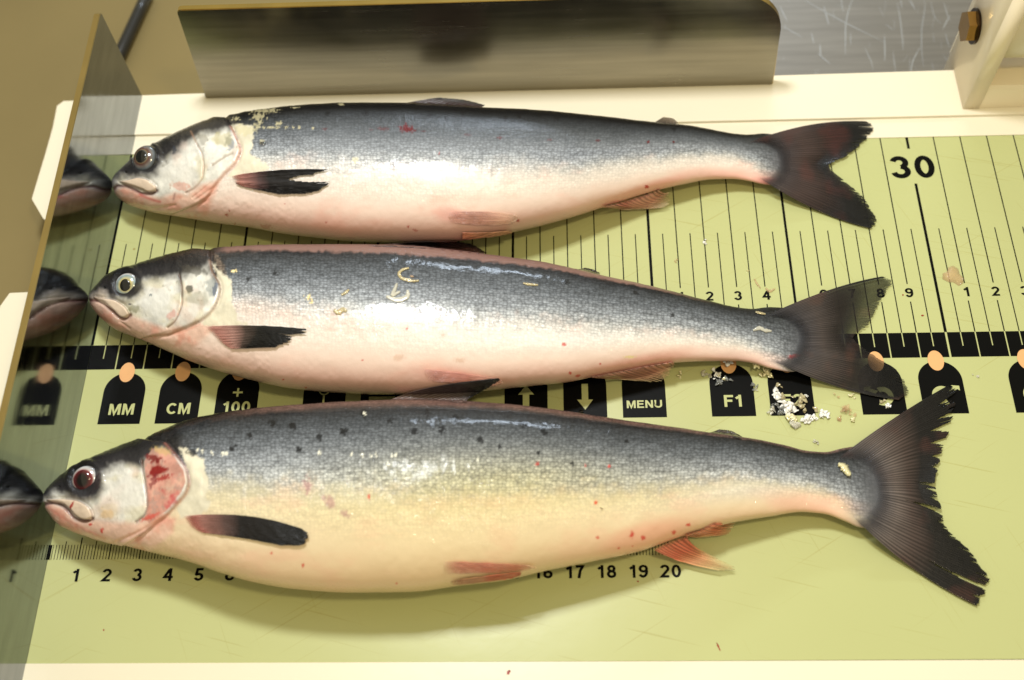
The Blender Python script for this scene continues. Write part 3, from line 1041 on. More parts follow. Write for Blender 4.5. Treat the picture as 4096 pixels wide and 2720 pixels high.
def surf(off0, off1=None, zmin=0.06):
    """stay just above whatever lies beneath"""
    def f(U, Vv, X, Y):
        o1 = off0 if off1 is None else off1
        z = zat(X, Y)
        for _ in range(3):     # soften the height map
            z = (z + np.roll(z, 1, 1) + np.roll(z, -1, 1)) / 3
            z[:, 0] = z[:, 1]; z[:, -1] = z[:, -2]
        return np.maximum(z, zmin) + off0 * (1 - Vv) + o1 * Vv
    return f


def eye(root, px, py, r_cm, stops, pupil, shape=(1, 1, 0.55), pup_r=0.45, pup_col=(14, 13, 13), lift=0.0, pup_off=(0, 0), tilt=0.0):
    z = float(zat(px, py)) + lift
    c = inv(px, py, z)
    na, nr = 72, 26
    ang = np.linspace(0, 2 * math.pi, na, endpoint=False)
    rr = np.linspace(0, 1, nr)
    nrm = Vector((0, math.sin(tilt), math.cos(tilt)))
    ex = Vector((1, 0, 0)); ey = nrm.cross(ex)
    R, A = np.meshgrid(rr, ang, indexing='ij')
    lx = R * np.cos(A) * r_cm * shape[0]; ly = R * np.sin(A) * r_cm * shape[1]
    lz = r_cm * shape[2] * np.sqrt(np.maximum(0, 1 - (R * 0.985) ** 2)) - r_cm * shape[2] * 0.45
    V = np.array(c)[None, None] + lx[..., None] * np.array(ex) + ly[..., None] * np.array(ey) + lz[..., None] * np.array(nrm)
    ro = np.hypot(R * np.cos(A) - pup_off[0], R * np.sin(A) - pup_off[1])
    col = ccol(stops, ro)
    n = noise2(A * 40, R * 60, 14, seed=5)
    col = col * (0.78 + 0.44 * n)[..., None]
    idx = np.arange(nr * na).reshape(nr, na)
    q = np.stack([idx[:-1], np.roll(idx[:-1], -1, 1), np.roll(idx[1:], -1, 1), idx[1:]], -1).reshape(-1, 4)
    e = from_arrays('eye', V.reshape(-1, 3), q[:, ::-1], M['eye'], root, True, np.clip(col, 0, 1).reshape(-1, 3))
    # pupil: its own thin cap just proud of the eyeball
    R2 = np.linspace(0, 1, 9); R, A = np.meshgrid(R2, ang, indexing='ij')
    egg = 1 + 0.10 * np.cos(A + 2.4) ** 3
    xx = R * np.cos(A) * pup_r * egg * pupil[0] + pup_off[0]; yy = R * np.sin(A) * pup_r * egg * pupil[1] + pup_off[1]
    rad = np.hypot(xx, yy)
    lz = r_cm * shape[2] * np.sqrt(np.maximum(0, 1 - (rad * 0.985) ** 2)) - r_cm * shape[2] * 0.45 + 0.012
    lz = np.where(R > 0.93, lz - 0.02, lz)
    V = np.array(c)[None, None] + (xx * r_cm * shape[0])[..., None] * np.array(ex) + (yy * r_cm * shape[1])[..., None] * np.array(ey) + lz[..., None] * np.array(nrm)
    cc = ccol([(0, pup_col), (0.6, pup_col), (1, [p * 1.3 for p in pup_col])], R)
    if pup_col[0] > 30:
        cc = ccol([(0, (16, 12, 10)), (0.55, (20, 12, 10)), (0.8, pup_col), (1, [p * 1.15 for p in pup_col])], R)
    idx = np.arange(9 * na).reshape(9, na)
    q = np.stack([idx[:-1], np.roll(idx[:-1], -1, 1), np.roll(idx[1:], -1, 1), idx[1:]], -1).reshape(-1, 4)
    # pupil is a sub-part of the eye
    from_arrays('pupil', V.reshape(-1, 3), q[:, ::-1], M['eye'], e, True, cc.reshape(-1, 3))
    return e


def flank(X, Y, T, S_, F):
    """counter-shaded salmon skin: dark back, silver side, pink-white belly"""
    tb = np.interp(X, [p[0] for p in F['tb']], [p[1] for p in F['tb']])
    tb = tb + F.get('wav', 0.03) * (fbm(X, Y, 130, 4, 11) - 0.5) * 2
    if 'parr' in F:
        tb = tb + F['parr'](X)
    r = T / tb
    st = F['stops']
    c = ccol(st, r)
    # belly part measured towards the ventral line
    q = np.clip((T - tb) / (1 - tb), 0, 1)
    bc = ccol(F['belly'], q)
    w = sm(0.80, 1.20, r + 0.14 * (fbm(X, Y, 26, 3, 21) - 0.5) * 2)
    c = c * (1 - w[:, None]) + bc * w[:, None]
    # pink marbling on the belly
    pk = sm(0.45, 0.8, fbm(X, Y, 70, 4, 31, asp=2.0)) * F.get('pink', 0.35) * w
    c = mixc(c, (234, 172, 154), pk)
    g = (1 - w)
    scale = np.clip(g * 1.0 + 0.25 * w * (1 - sm(0.25, 0.6, q)), 0, 1)
    sheen = 0.05 * np.exp(-((r - 1.05) / 0.22) ** 2) + 0.03 * g
    gloss = 0.55 + 0.25 * w
    return c, sheen, scale, gloss, w, r, q


def common_head(c, sheen, scale, gloss, X, Y, F):
    """gill cover, cheek, jaw and crown colours laid inside traced areas of the head"""
    H = F['head']
    hm = X < H['xmax']
    x, y = X[hm], Y[hm]
    cc = c[hm].copy(); sh = sheen[hm].copy(); sc_ = scale[hm].copy(); gl = gloss[hm].copy()
    cover = sdf(x, y, H['cover'])                      # whole head in front of the gill opening
    wc = sm(-3, 3, cover)
    crown = sdf(x, y, H['crown'])
    # cheek silver
    n = fbm(x, y, 46, 4, 41)
    n2 = fbm(x, y, 14, 3, 45)
    pink = sm(.48, .75, fbm(x, y, 80, 3, 49))
    sil = lin((228, 225, 217)) * (0.72 + 0.5 * n)[:, None] * (0.84 + 0.32 * n2)[:, None]
    gold = sm(0.5, 0.72, fbm(x, y, 60, 3, 47))
    sil = sil * (1 - 0.3 * gold[:, None]) + lin((206, 192, 130)) * 0.3 * gold[:, None]
    sil = sil * (1 - .28 * pink[:, None]) + lin((224, 176, 156)) * .28 * pink[:, None]
    dk = sm(.68, .85, fbm(x, y, 15, 3, 57)) * .4
    sil = sil * (1 - dk[:, None]) + lin((120, 112, 90)) * dk[:, None]
    cc = cc * (1 - wc[:, None]) + sil * wc[:, None]
    sh = sh * (1 - wc) + 0.16 * wc; sc_ = sc_ * (1 - wc); gl = gl * (1 - wc) + 0.85 * wc
    # throat and lower jaw: pink
    thr = sm(-14, 14, sdf(x, y, H['throat']))
    pc = lin((228, 190, 172)) * (0.8 + 0.4 * n)[:, None]
    pr_ = sm(0.5, 0.75, fbm(x, y, 50, 3, 51))
    pc = pc * (1 - 0.5 * pr_[:, None]) + lin((222, 140, 118)) * 0.5 * pr_[:, None]
    cc = cc * (1 - thr[:, None]) + pc * thr[:, None]; sh *= (1 - 0.85 * thr)
    # crown: near black
    cw = (1 - sm(10, 120, -cover + 60 * (n - .5))) * sm(-30, 18, crown + 14 * (fbm(x, y, 30, 3, 55) - 0.5) * 2)
    up = sm(0, 90, crown)
    kc = (lin((46, 44, 46))[None] * (1 - up[:, None]) + lin((15, 14, 15))[None] * up[:, None]) * (0.6 + 0.8 * n)[:, None]
    cc = cc * (1 - cw[:, None]) + kc * cw[:, None]; sh = sh * (1 - cw) ; gl = gl * (1 - cw) + 0.8 * cw
    # cleithrum: silvery patch behind the gill opening
    if 'cleith' in H:
        d = sdf(x, y, H['cleith'])
        w = sm(-7, 5, d + 10 * (n2 - 0.5) * 2) * (1 - wc)
        col = lin((222, 214, 192)) * (0.72 + 0.5 * n)[:, None]
        cc = cc * (1 - w[:, None]) + col * w[:, None]; sh = sh * (1 - w) + 0.15 * w; sc_ *= (1 - w)
    # gill slit shadow line is a real groove; its lining is reddish flesh
    for pts, wd, colr, amt in H['lines']:
        d = pdist(x, y, smooth_line(pts))
        w = np.exp(-(d / wd) ** 2) * amt
        cc = mixc(cc, colr, w)
    # upper jaw bone
    d = sdf(x, y, smooth_line(H['jaw'] + H['jaw'][:1]))
    w = sm(-3, 3, d)
    jc = lin((222, 200, 178)) * (0.8 + 0.35 * n)[:, None]
    cc = cc * (1 - w[:, None]) + jc * w[:, None]; sh *= (1 - w)
    w = np.exp(-((d + 1) / 2.6) ** 2) * 0.45
    cc = mixc(cc, (130, 96, 80), w)
    cc = mixc(cc, (14, 13, 13), 0.8 * blob(x, y, H['nos'][0], H['nos'][1], 6, 4, .4, .4))
    for (cx, cy, rx, ry, an, colr, amt) in H['spots']:  # skin marks, plus cheek highlights painted as pale patches
        cc = mixc(cc, colr, blob(x, y, cx, cy, rx, ry, an, 0.3, 0.4, 7) * amt)
    c[hm] = cc; sheen[hm] = sh; scale[hm] = sc_; gloss[hm] = gl
    return c, sheen, scale, gloss


def head_relief(F):
    H = F['head']

    def f(X, Y, T, S_):
        out = np.zeros_like(X)
        # gentle muscle undulation over the body, and mucus ripples
        out += 0.035 * (fbm(X, Y, 210, 3, 61, asp=1.6) - 0.5) * 2 * sm(500, 900, S_) * (1 - sm(0.75, 1, T))
        out += 0.010 * (fbm(X, Y, 40, 3, 63) - 0.5) * 2
        hm = X < H['xmax']
        x, y = X[hm], Y[hm]
        o = np.zeros_like(x)
        d = sdf(x, y, H['cover'])
        o += H.get('step', 0.11) * sm(-9, 9, d) * np.exp(-np.maximum(d, 0) / 170) - 0.05 * np.exp(-((d + 7) / 7) ** 2)
        for pts, w, dep in H['grooves']:
            o -= dep * np.exp(-(pdist(x, y, smooth_line(pts)) / w) ** 2)
        d = sdf(x, y, smooth_line(H['jaw'] + H['jaw'][:1]))
        o += 0.07 * sm(-5, 7, d) - 0.04 * np.exp(-((d + 5) / 5) ** 2)
        ex, ey_, er = H['eye']
        de = np.hypot(x - ex, y - ey_)
        o -= 0.10 * (1 - sm(er * 0.5, er * 1.25, de)) - 0.05 * np.exp(-((de - er * 1.3) / 11) ** 2)
        o += 0.022 * (fbm(x, y, 30, 4, 66) - 0.5) * 2
        nx, ny = H['nos']
        o -= 0.05 * np.exp(-(np.hypot(x - nx, (y - ny) * 1.4) / 5) ** 2)
        out[hm] += o
        for (cx, cy, rx, ry, an, h) in F.get('bumps', ()):
            out += h * blob(X, Y, cx, cy, rx, ry, an, 0.5)
        return out
    return f


def finish(c, sheen, scale, gloss, dark_amt=1.0):
    return np.clip(c, 0.002, 0.95), np.stack([np.clip(sheen, 0, 1), np.clip(scale, 0, 1), np.clip(gloss, 0, 1)], 1)


RATIO = [(0, .85), (.03, .68), (.10, .56), (.2, .54), (.4, .54), (.6, .52), (.8, .48), (.88, .38), (.93, .24), (.965, .11), (1, .03)]
ZC = [(0, .72), (.12, .9), (.25, 1.0), (.55, .98), (.75, .72), (.9, .42), (1, .16)]
STOPS = [(0, (14, 13, 14)), (.08, (22, 22, 24)), (.26, (62, 65, 69)), (.5, (98, 102, 108)), (.72, (134, 138, 144)), (.92, (166, 168, 170)), (1.05, (186, 184, 182)), (1.2, (198, 192, 186)), (3, (204, 194, 186))]
BELLY = [(0, (200, 194, 188)), (.3, (224, 212, 202)), (.6, (236, 210, 197)), (.82, (236, 194, 180)), (.95, (214, 172, 156)), (1, (196, 160, 144))]

# ---------------------------------------------------------------- bottom fish
F3 = {}
F3['root'] = empty('fish', inv(1800, 1990, 0))
tag(F3['root'], 'bottom and largest fish, yellow tinged flank, torn bloody gill cover, black spots on back', 'fish')
F3['pairs'] = [(176, 1996, 176, 1996), (181, 1982, 181, 2020), (190, 1968, 193, 2048), (225, 1930, 235, 2100), (269, 1892, 300, 2133), (367, 1840, 400, 2165), (465, 1797, 490, 2184), (563, 1762, 600, 2212),
               (734, 1690, 740, 2246), (851, 1659, 870, 2292), (1010, 1638, 1020, 2333), (1163, 1622, 1170, 2357), (1400, 1604, 1400, 2371), (1640, 1598, 1630, 2368), (1870, 1606, 1850, 2341),
               (2017, 1616, 2000, 2324), (2207, 1635, 2189, 2282), (2390, 1662, 2370, 2246), (2574, 1690, 2550, 2208), (2750, 1714, 2710, 2152), (2843, 1730, 2802, 2122), (2971, 1748, 2947, 2088),
               (3124, 1778, 3085, 2066), (3228, 1803, 3210, 2048), (3300, 1808, 3300, 2056), (3370, 1792, 3380, 2085), (3424, 1785, 3449, 2112), (3495, 1800, 3510, 2110), (3550, 1850, 3560, 2060), (3580, 1900, 3590, 1990)]
F3['ratio'] = RATIO; F3['zc'] = ZC
F3['tb'] = [(0, .40), (900, .42), (1400, .46), (2000, .49), (2500, .50), (3000, .48), (3200, .56), (3330, .66), (3450, .85), (3600, .95)]
F3['stops'] = STOPS; F3['pink'] = 0.28
F3['belly'] = [(0, (184, 176, 152)), (.2, (212, 200, 170)), (.55, (230, 210, 180)), (.85, (230, 198, 166)), (1, (206, 176, 140))]
F3['head'] = dict(
    xmax=980, nos=(238, 1948), step=0.08, eye=(341, 1922, 54),
    cover=[(100, 2250), (100, 1700), (664, 1770), (690, 1800), (712, 1833), (744, 1878), (753, 1928), (741, 1970), (708, 2011), (670, 2056), (622, 2094), (580, 2130), (520, 2165), (450, 2200), (420, 2280)],
    crown=[(100, 2000), (190, 1987), (225, 1964), (262, 1981), (326, 2000), (379, 1998), (412, 1958), (408, 1895), (440, 1868), (480, 1856), (560, 1862), (605, 1822), (650, 1800), (720, 1830), (760, 1790), (800, 1790), (800, 1600), (100, 1600)],
    throat=[(140, 2010), (213, 2012), (273, 2045), (300, 2082), (368, 2078), (430, 2090), (545, 2092), (640, 2060), (700, 2075), (690, 2130), (560, 2240), (300, 2220), (140, 2120)],
    cleith=[(714, 1789), (741, 1792), (768, 1815), (812, 1839), (830, 1928), (826, 1987), (842, 2023), (800, 2062), (723, 2068), (705, 2032), (753, 1973), (762, 1899), (735, 1835)],
    jaw=[(190, 2000), (245, 1997), (299, 2002), (338, 2017), (362, 2041), (369, 2065), (362, 2080), (335, 2077), (302, 2059), (286, 2040), (250, 2014), (205, 2006)],
    lines=[([(178, 2017), (213, 2010), (243, 2019), (273, 2045), (293, 2070), (338, 2086), (368, 2076)], 8, (88, 50, 52), 0.85),
           ([(569, 1845), (575, 1899), (584, 1958), (590, 2017), (581, 2056), (545, 2088)], 5, (96, 64, 50), 0.7),
           ([(664, 1780), (711, 1833), (744, 1878), (755, 1928), (743, 1972), (710, 2013), (670, 2058), (622, 2096), (560, 2140)], 7, (150, 92, 80), 0.6),
           ([(196, 2030), (250, 2068), (330, 2110), (420, 2150)], 7, (206, 120, 104), 0.5),
           ([(430, 2170), (560, 2120), (640, 2070)], 6, (214, 150, 128), 0.5)],
    grooves=[([(178, 2017), (213, 2010), (243, 2019), (273, 2045), (293, 2070), (338, 2086), (368, 2076)], 7, 0.09),
             ([(569, 1845), (575, 1899), (584, 1958), (590, 2017), (581, 2056), (545, 2088)], 5, 0.05),
             ([(470, 2160), (560, 2125), (640, 2080)], 6, 0.03)],
    spots=[(505, 1965, 66, 66, 0, (224, 220, 212), .7), (430, 2055, 30, 22, .3, (226, 186, 130), .5), (640, 2080, 40, 14, -.7, (226, 160, 140), .5)])  # first spot: broad highlight on the silver cheek, put into the pigment


def paint3(X, Y, T, S_):
    F = F3
    c, sheen, scale, gloss, w, r, q = flank(X, Y, T, S_, F)
    # yellow cast of the mid flank
    yl = np.exp(-((X - 1950) / 620) ** 2) * np.exp(-((T - 0.45) / 0.15) ** 2)
    c = mixc(c, (168, 158, 96), 0.55 * yl)
    yl = np.exp(-((X - 1850) / 850) ** 2) * sm(0.45, 0.6, T)
    c = mixc(c, (208, 186, 128), 0.38 * yl)
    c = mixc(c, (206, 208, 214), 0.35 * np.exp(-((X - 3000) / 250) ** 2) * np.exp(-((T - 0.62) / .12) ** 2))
    gloss = gloss - 0.36 * np.exp(-((X - 1700) / 600) ** 2) * np.exp(-((T - 0.45) / 0.22) ** 2)
    # pinkish rim along the very top of the back
    c = mixc(c, (120, 92, 84), 0.6 * (1 - sm(0.015, 0.05, T + 0.012 * noise2(X, Y, 30, seed=3))) * sm(850, 1100, X))
    # pink base of the anal fin and vent
    c = mixc(c, (226, 140, 118), 0.45 * blob(X, Y, 2600, 2150, 170, 60, -.3, .6))
    c = mixc(c, (228, 166, 150), 0.35 * blob(X, Y, 3250, 2010, 190, 40, .15, .7))
    c, sheen, scale, gloss = common_head(c, sheen, scale, gloss, X, Y, F)
    # torn gill cover: raw flesh, blood and grey bone
    wd = [(578, 1850), (610, 1800), (660, 1798), (700, 1830), (738, 1885), (746, 1930), (730, 1968), (700, 2005), (668, 2045), (600, 2092), (580, 2075), (592, 2017), (584, 1950)]
    hm = (X < 800) & (X > 540) & (Y > 1760)
    x, y = X[hm], Y[hm]
    d = sdf(x, y, wd); ww = sm(-3, 4, d); cc = c[hm].copy()
    n = fbm(x, y, 44, 4, 71); n2 = fbm(x, y, 18, 3, 73)
    fl = lin((206, 150, 134)) * (0.45 + 0.85 * n)[:, None]
    fl = fl * (1 - sm(.5, .7, n2)[:, None] * .5) + lin((160, 140, 130)) * sm(.5, .7, n2)[:, None] * .5
    cc = cc * (1 - ww[:, None]) + fl * ww[:, None]
    cc = mixc(cc, (128, 8, 10), 0.97 * blob(x, y, 628, 1880, 36, 24, -.8, .35, .8, 3))
    cc = mixc(cc, (110, 14, 18), 0.9 * blob(x, y, 618, 1838, 26, 13, .3, .35, .6, 4))
    cc = mixc(cc, (150, 20, 20), 0.85 * blob(x, y, 655, 1915, 34, 9, -.3, .35, .6, 5))
    cc = mixc(cc, (120, 34, 40), 0.75 * blob(x, y, 617, 1925, 12, 26, .3, .35, .6, 6))
    cc = mixc(cc, (190, 70, 76), 0.7 * blob(x, y, 690, 2005, 34, 17, -.9, .4, .5, 7))
    cc = mixc(cc, (176, 60, 60), 0.6 * blob(x, y, 665, 1970, 24, 10, .5, .4, .6, 8))
    cc = mixc(cc, (206, 60, 48), 0.7 * blob(x, y, 602, 2068, 36, 10, -.4, .4, .5, 9))
    cc = mixc(cc, (222, 190, 166), 0.4 * ww * sm(.6, .85, fbm(x, y, 34, 3, 77)))
    cc = mixc(cc, (196, 170, 110), 0.6 * blob(x, y, 650, 1808, 34, 14, .2, .4, .4, 2))
    c[hm] = cc; sheen[hm] *= (1 - ww); gloss[hm] = np.maximum(gloss[hm], ww)
    # spots on the back
    for k, (sx, sy) in enumerate([(1371, 1726), (1561, 1680), (1656, 1726), (1769, 1723), (1824, 1674), (1708, 1650), (1922, 1760), (1999, 1786), (2097, 1702), (2176, 1729), (2152, 1810), (2507, 1764),
                                  (1169, 1702), (1276, 1748), (1377, 1726), (1001, 1742), (1191, 1800), (2287, 1852), (1455, 1655), (1090, 1690), (930, 1790)]):
        big = 12 if k not in (7, 10, 11, 17) else 7
        c = mixc(c, (16, 15, 15), 0.92 * blob(X, Y, sx, sy, big, big * 1.15, k, .3, .75, k))
    for (sx, sy, rx, ry, an) in [(2149, 1855, 9, 5, 0), (2342, 1861, 6, 4, 0), (2437, 1865, 9, 4, -.2), (2528, 2139, 9, 14, 0), (2573, 2149, 8, 10, 0), (2754, 2100, 9, 6, 0), (1475, 1986, 5, 12, 0), (1587, 2333, 4, 4, 0),
                                 (1212, 2263, 5, 8, .3), (1087, 2212, 9, 4, -.4), (2695, 2130, 8, 7, 0), (363, 2098, 7, 6, 0), (408, 2118, 8, 9, .2), (2530, 2185, 3, 3, 0), (2474, 2192, 5, 5, 0), (2391, 2150, 7, 5, 0)]:
        c = mixc(c, (196, 44, 34), 0.85 * blob(X, Y, sx, sy, rx, ry, an, .4, .5, 5))
    c = mixc(c, (200, 60, 16), 0.9 * blob(X, Y, 2383, 2010, 7, 8, 0, .3))
    c = mixc(c, (150, 14, 14), 0.9 * blob(X, Y, 289, 2026, 5, 18, .5, .3, .4))
    for (sx, sy, rx, ry, an) in [(1230, 1944, 14, 34, -.2), (1316, 2008, 16, 30, -.6), (1377, 2054, 22, 11, .6)]:
        c = mixc(c, (166, 116, 120), 0.6 * blob(X, Y, sx, sy, rx, ry, an, .4, .6, 6))
    for k, (sx, sy) in enumerate([(1457, 1653), (1408, 1821), (1450, 1821), (1482, 1823), (1503, 1821), (1583, 1824), (1566, 1822), (1910, 1840), (1552, 1858), (848, 1812), (890, 1815), (905, 1813), (1279, 1812), (790, 1800), (810, 1806)]):
        b = blob(X, Y, sx, sy, 5.5, 6.5, 0, .4, .9, k + 20)
        c = mixc(c, (236, 232, 212), 0.85 * b); scale *= (1 - .7 * b); sheen = sheen + .1 * b
    # dark speckle of the nape just behind the head
    c = mixc(c, (22, 22, 22), 0.8 * blob(X, Y, 765, 1812, 24, 12, .2, .4, .7, 12))
    scale = scale * (1 - sm(3400, 3540, X))
    c = mixc(c, (78, 78, 84), 0.9 * sm(3360, 3540, X + 60 * (T - .5)))
    return finish(c, sheen, scale, gloss)


F3['paint'] = paint3
F3['bumps'] = [(1560, 1858, 9, 9, 0, .01)]
F3['relief'] = head_relief(F3)
R3 = F3['root']

# ---------------------------------------------------------------- middle fish
F2 = {}
F2['root'] = empty('fish', inv(1700, 1280, 0))
tag(F2['root'], 'middle fish of three, silver gill cover, pale ringed eye and translucent frayed tail', 'fish')
F2['pairs'] = [(356, 1199, 356, 1199), (362, 1184, 362, 1217), (372, 1170, 373, 1238), (400, 1143, 405, 1280), (441, 1102, 450, 1318), (539, 1065, 560, 1362), (640, 1035, 650, 1402), (740, 1010, 760, 1450), (826, 995, 850, 1482),
               (979, 983, 990, 1520), (1132, 977, 1140, 1553), (1350, 977, 1350, 1572), (1500, 978, 1500, 1578), (1644, 984, 1640, 1578), (1800, 998, 1790, 1572), (1938, 1014, 1920, 1565), (2054, 1029, 2040, 1553),
               (2176, 1047, 2160, 1541), (2268, 1067, 2250, 1532), (2390, 1096, 2375, 1508), (2544, 1130, 2520, 1480), (2696, 1166, 2680, 1453), (2818, 1200, 2810, 1446), (2941, 1229, 2935, 1444), (3008, 1236, 3008, 1452),
               (3075, 1230, 3085, 1475), (3150, 1235, 3170, 1488), (3225, 1260, 3232, 1460), (3272, 1310, 3274, 1400)]
F2['ratio'] = RATIO; F2['zc'] = ZC
F2['tb'] = [(0, .42), (1000, .44), (1400, .46), (2000, .49), (2500, .53), (2800, .58), (2950, .64), (3050, .78), (3150, .95), (3300, 1.1)]
F2['stops'] = STOPS; F2['belly'] = BELLY; F2['pink'] = 0.38
F2['head'] = dict(
    xmax=1080, nos=(420, 1152), step=0.07, eye=(507, 1142, 48),
    cover=[(300, 1450), (300, 950), (838, 1000), (842, 1048), (850, 1091), (873, 1124), (880, 1162), (865, 1213), (840, 1247), (799, 1282), (748, 1308), (672, 1336), (570, 1350), (480, 1450)],
    crown=[(300, 1210), (352, 1200), (380, 1172), (400, 1160), (425, 1172), (467, 1198), (518, 1205), (556, 1185), (575, 1150), (580, 1118), (646, 1111), (710, 1104), (722, 1120), (735, 1096), (790, 1080), (837, 1060), (842, 1090), (870, 1130), (905, 1085), (880, 900), (300, 900)],
    throat=[(330, 1206), (391, 1200), (442, 1240), (473, 1268), (500, 1276), (524, 1262), (600, 1290), (660, 1312), (740, 1310), (820, 1290), (880, 1300), (760, 1400), (600, 1420), (400, 1380), (330, 1260)],
    cleith=[(850, 1050), (880, 1085), (905, 1108), (922, 1125), (928, 1190), (924, 1210), (948, 1262), (940, 1285), (985, 1295), (900, 1305), (820, 1300), (800, 1290), (865, 1230), (885, 1165), (873, 1110)],
    jaw=[(378, 1190), (420, 1196), (450, 1200), (483, 1216), (506, 1236), (517, 1259), (505, 1272), (483, 1267), (457, 1244), (429, 1224), (396, 1204)],
    lines=[([(355, 1203), (391, 1201), (442, 1237), (473, 1266), (493, 1276), (520, 1262)], 8, (110, 62, 60), 0.8),
           ([(717, 1099), (728, 1155), (729, 1206), (717, 1252), (697, 1290), (672, 1310)], 3.5, (126, 92, 70), 0.7),
           ([(840, 1048), (850, 1091), (873, 1124), (880, 1162), (865, 1213), (842, 1249), (800, 1284), (748, 1311), (672, 1339)], 6, (150, 116, 92), 0.5),
           ([(722, 1060), (720, 1130), (728, 1180)], 10, (40, 38, 38), 0.5),
           ([(365, 1225), (420, 1275), (500, 1305)], 8, (216, 150, 130), 0.5),
           ([(800, 1296), (720, 1330), (600, 1345)], 5, (204, 140, 116), 0.5)],
    grooves=[([(355, 1203), (391, 1201), (442, 1237), (473, 1266), (493, 1276), (520, 1262)], 7, 0.08),
             ([(717, 1099), (728, 1155), (729, 1206), (717, 1252), (697, 1290), (672, 1310)], 4, 0.06),
             ([(600, 1345), (700, 1322), (790, 1290)], 5, 0.03), ([(480, 1285), (520, 1312)], 5, 0.03)],
    spots=[(640, 1220, 62, 54, .2, (230, 228, 222), .7), (770, 1215, 26, 34, 0, (224, 220, 212), .65), (757, 1158, 14, 14, 0, (60, 60, 50), .8), (846, 1150, 22, 30, 0, (120, 128, 130), .6), (862, 1160, 10, 26, .2, (70, 84, 110), .7), (800, 1200, 50, 30, .3, (120, 118, 84), .4), (690, 1258, 22, 14, -.5, (214, 160, 150), .7),  # pale spots leading the list: highlights painted into the skin colour
           (604, 1182, 7, 5, 0, (80, 96, 104), .8), (540, 1236, 26, 14, 0, (130, 128, 96), .6), (780, 1086, 44, 18, .2, (70, 66, 58), .7), (880, 1060, 14, 40, -.5, (120, 104, 90), .6), (520, 1218, 6, 4, 0, (70, 70, 80), .8)])


def paint2(X, Y, T, S_):
    F = F2
    c, sheen, scale, gloss, w, r, q = flank(X, Y, T, S_, F)
    # scaleless reddish crest of the back
    edge = np.interp(X, [800, 1200, 1700, 2100, 2600], [.03, .045, .06, .05, .035])
    cr = (1 - sm(-.012, .014, T - edge + 0.02 * (noise2(X, Y, 14, seed=3) - .5))) * sm(700, 900, X) * (1 - sm(2500, 2900, X))
    c = mixc(c, (136, 104, 96), 0.85 * cr); scale = scale * (1 - cr)
    c = mixc(c, (216, 190, 178), 0.5 * np.exp(-((X - 1000) / 130) ** 2) * np.exp(-((T - .46) / .07) ** 2))
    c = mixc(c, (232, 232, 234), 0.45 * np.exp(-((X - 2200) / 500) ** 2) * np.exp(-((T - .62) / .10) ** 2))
    c = mixc(c, (226, 150, 134), 0.5 * blob(X, Y, 2500, 1470, 260, 30, -.25, .6))
    c = mixc(c, (222, 160, 148), 0.5 * blob(X, Y, 1780, 1500, 130, 36, .1, .6))
    c = mixc(c, (206, 170, 160), 0.5 * blob(X, Y, 3020, 1430, 150, 26, .15, .6))
    c, sheen, scale, gloss = common_head(c, sheen, scale, gloss, X, Y, F)
    for k, (sx, sy) in enumerate([(1102, 1090), (992, 1114), (1834, 1062), (2268, 1131), (2544, 1172), (2690, 1262)]):
        c = mixc(c, (20, 19, 19), 0.8 * blob(X, Y, sx, sy, 9, 8, k, .3, .7, k))
    for (sx, sy, rx, ry, an) in [(2256, 1377, 8, 7, 0), (2400, 1456, 4, 4, 0), (1628, 1314, 4, 5, 0), (2311, 1503, 9, 5, -.3), (1132, 1518, 4, 3, 0), (1224, 1550, 5, 4, 0), (1450, 1440, 4, 3, 0), (3180, 1425, 24, 9, -.1), (2280, 1493, 5, 6, 0)]:
        c = mixc(c, (196, 34, 28), 0.8 * blob(X, Y, sx, sy, rx, ry, an, .4, .5, 5))
    for (sx, sy, rx, ry) in [(1595, 1430, 20, 12), (1772, 1340, 8, 8), (1840, 1442, 20, 8)]:
        c = mixc(c, (206, 164, 140), 0.5 * blob(X, Y, sx, sy, rx, ry, 0, .5, .6, 6))
    for k, (sx, sy, rx, ry) in enumerate([(938, 1083, 10, 6), (1232, 1192, 13, 10), (1247, 1210, 8, 6), (2520, 1428, 22, 5)]):
        c = mixc(c, (226, 206, 150), 0.9 * blob(X, Y, sx, sy, rx, ry, 0, .3, .8, k + 20))
    scale = scale * (1 - sm(3130, 3250, X))
    c = mixc(c, (66, 66, 72), 0.9 * sm(3090, 3250, X + 60 * (T - .5)))
    return finish(c, sheen, scale, gloss)


F2['paint'] = paint2
F2['relief'] = head_relief(F2)
R2 = F2['root']

# ---------------------------------------------------------------- top fish
F1 = {}
F1['root'] = empty('fish', inv(1800, 690, 0))
tag(F1['root'], 'top and smallest fish, nearest the back plate, red blotch on flank, bulging dark eye', 'fish')
F1['pairs'] = [(451, 745, 451, 745), (455, 730, 455, 764), (462, 715, 464, 786), (496, 679, 500, 818), (540, 640, 560, 840), (600, 598, 620, 856), (673, 554, 700, 868), (765, 514, 790, 884), (857, 480, 880, 898),
               (979, 450, 990, 912), (1102, 431, 1110, 935), (1224, 419, 1230, 950), (1400, 411, 1400, 966), (1600, 412, 1590, 971), (1780, 420, 1760, 968), (1931, 428, 1900, 955), (2146, 440, 2110, 915), (2329, 456, 2290, 868),
               (2513, 478, 2480, 806), (2635, 490, 2620, 764), (2750, 502, 2740, 737), (2860, 520, 2850, 718), (2941, 534, 2930, 716), (2996, 537, 2990, 723), (3050, 533, 3060, 738), (3110, 540, 3120, 742), (3165, 575, 3168, 720), (3192, 620, 3192, 680)]
F1['ratio'] = RATIO; F1['zc'] = ZC
F1['tb'] = [(0, .42), (1000, .43), (1400, .45), (1800, .46), (2100, .48), (2400, .52), (2800, .50), (2950, .52), (3020, .66), (3080, .8), (3200, .95)]
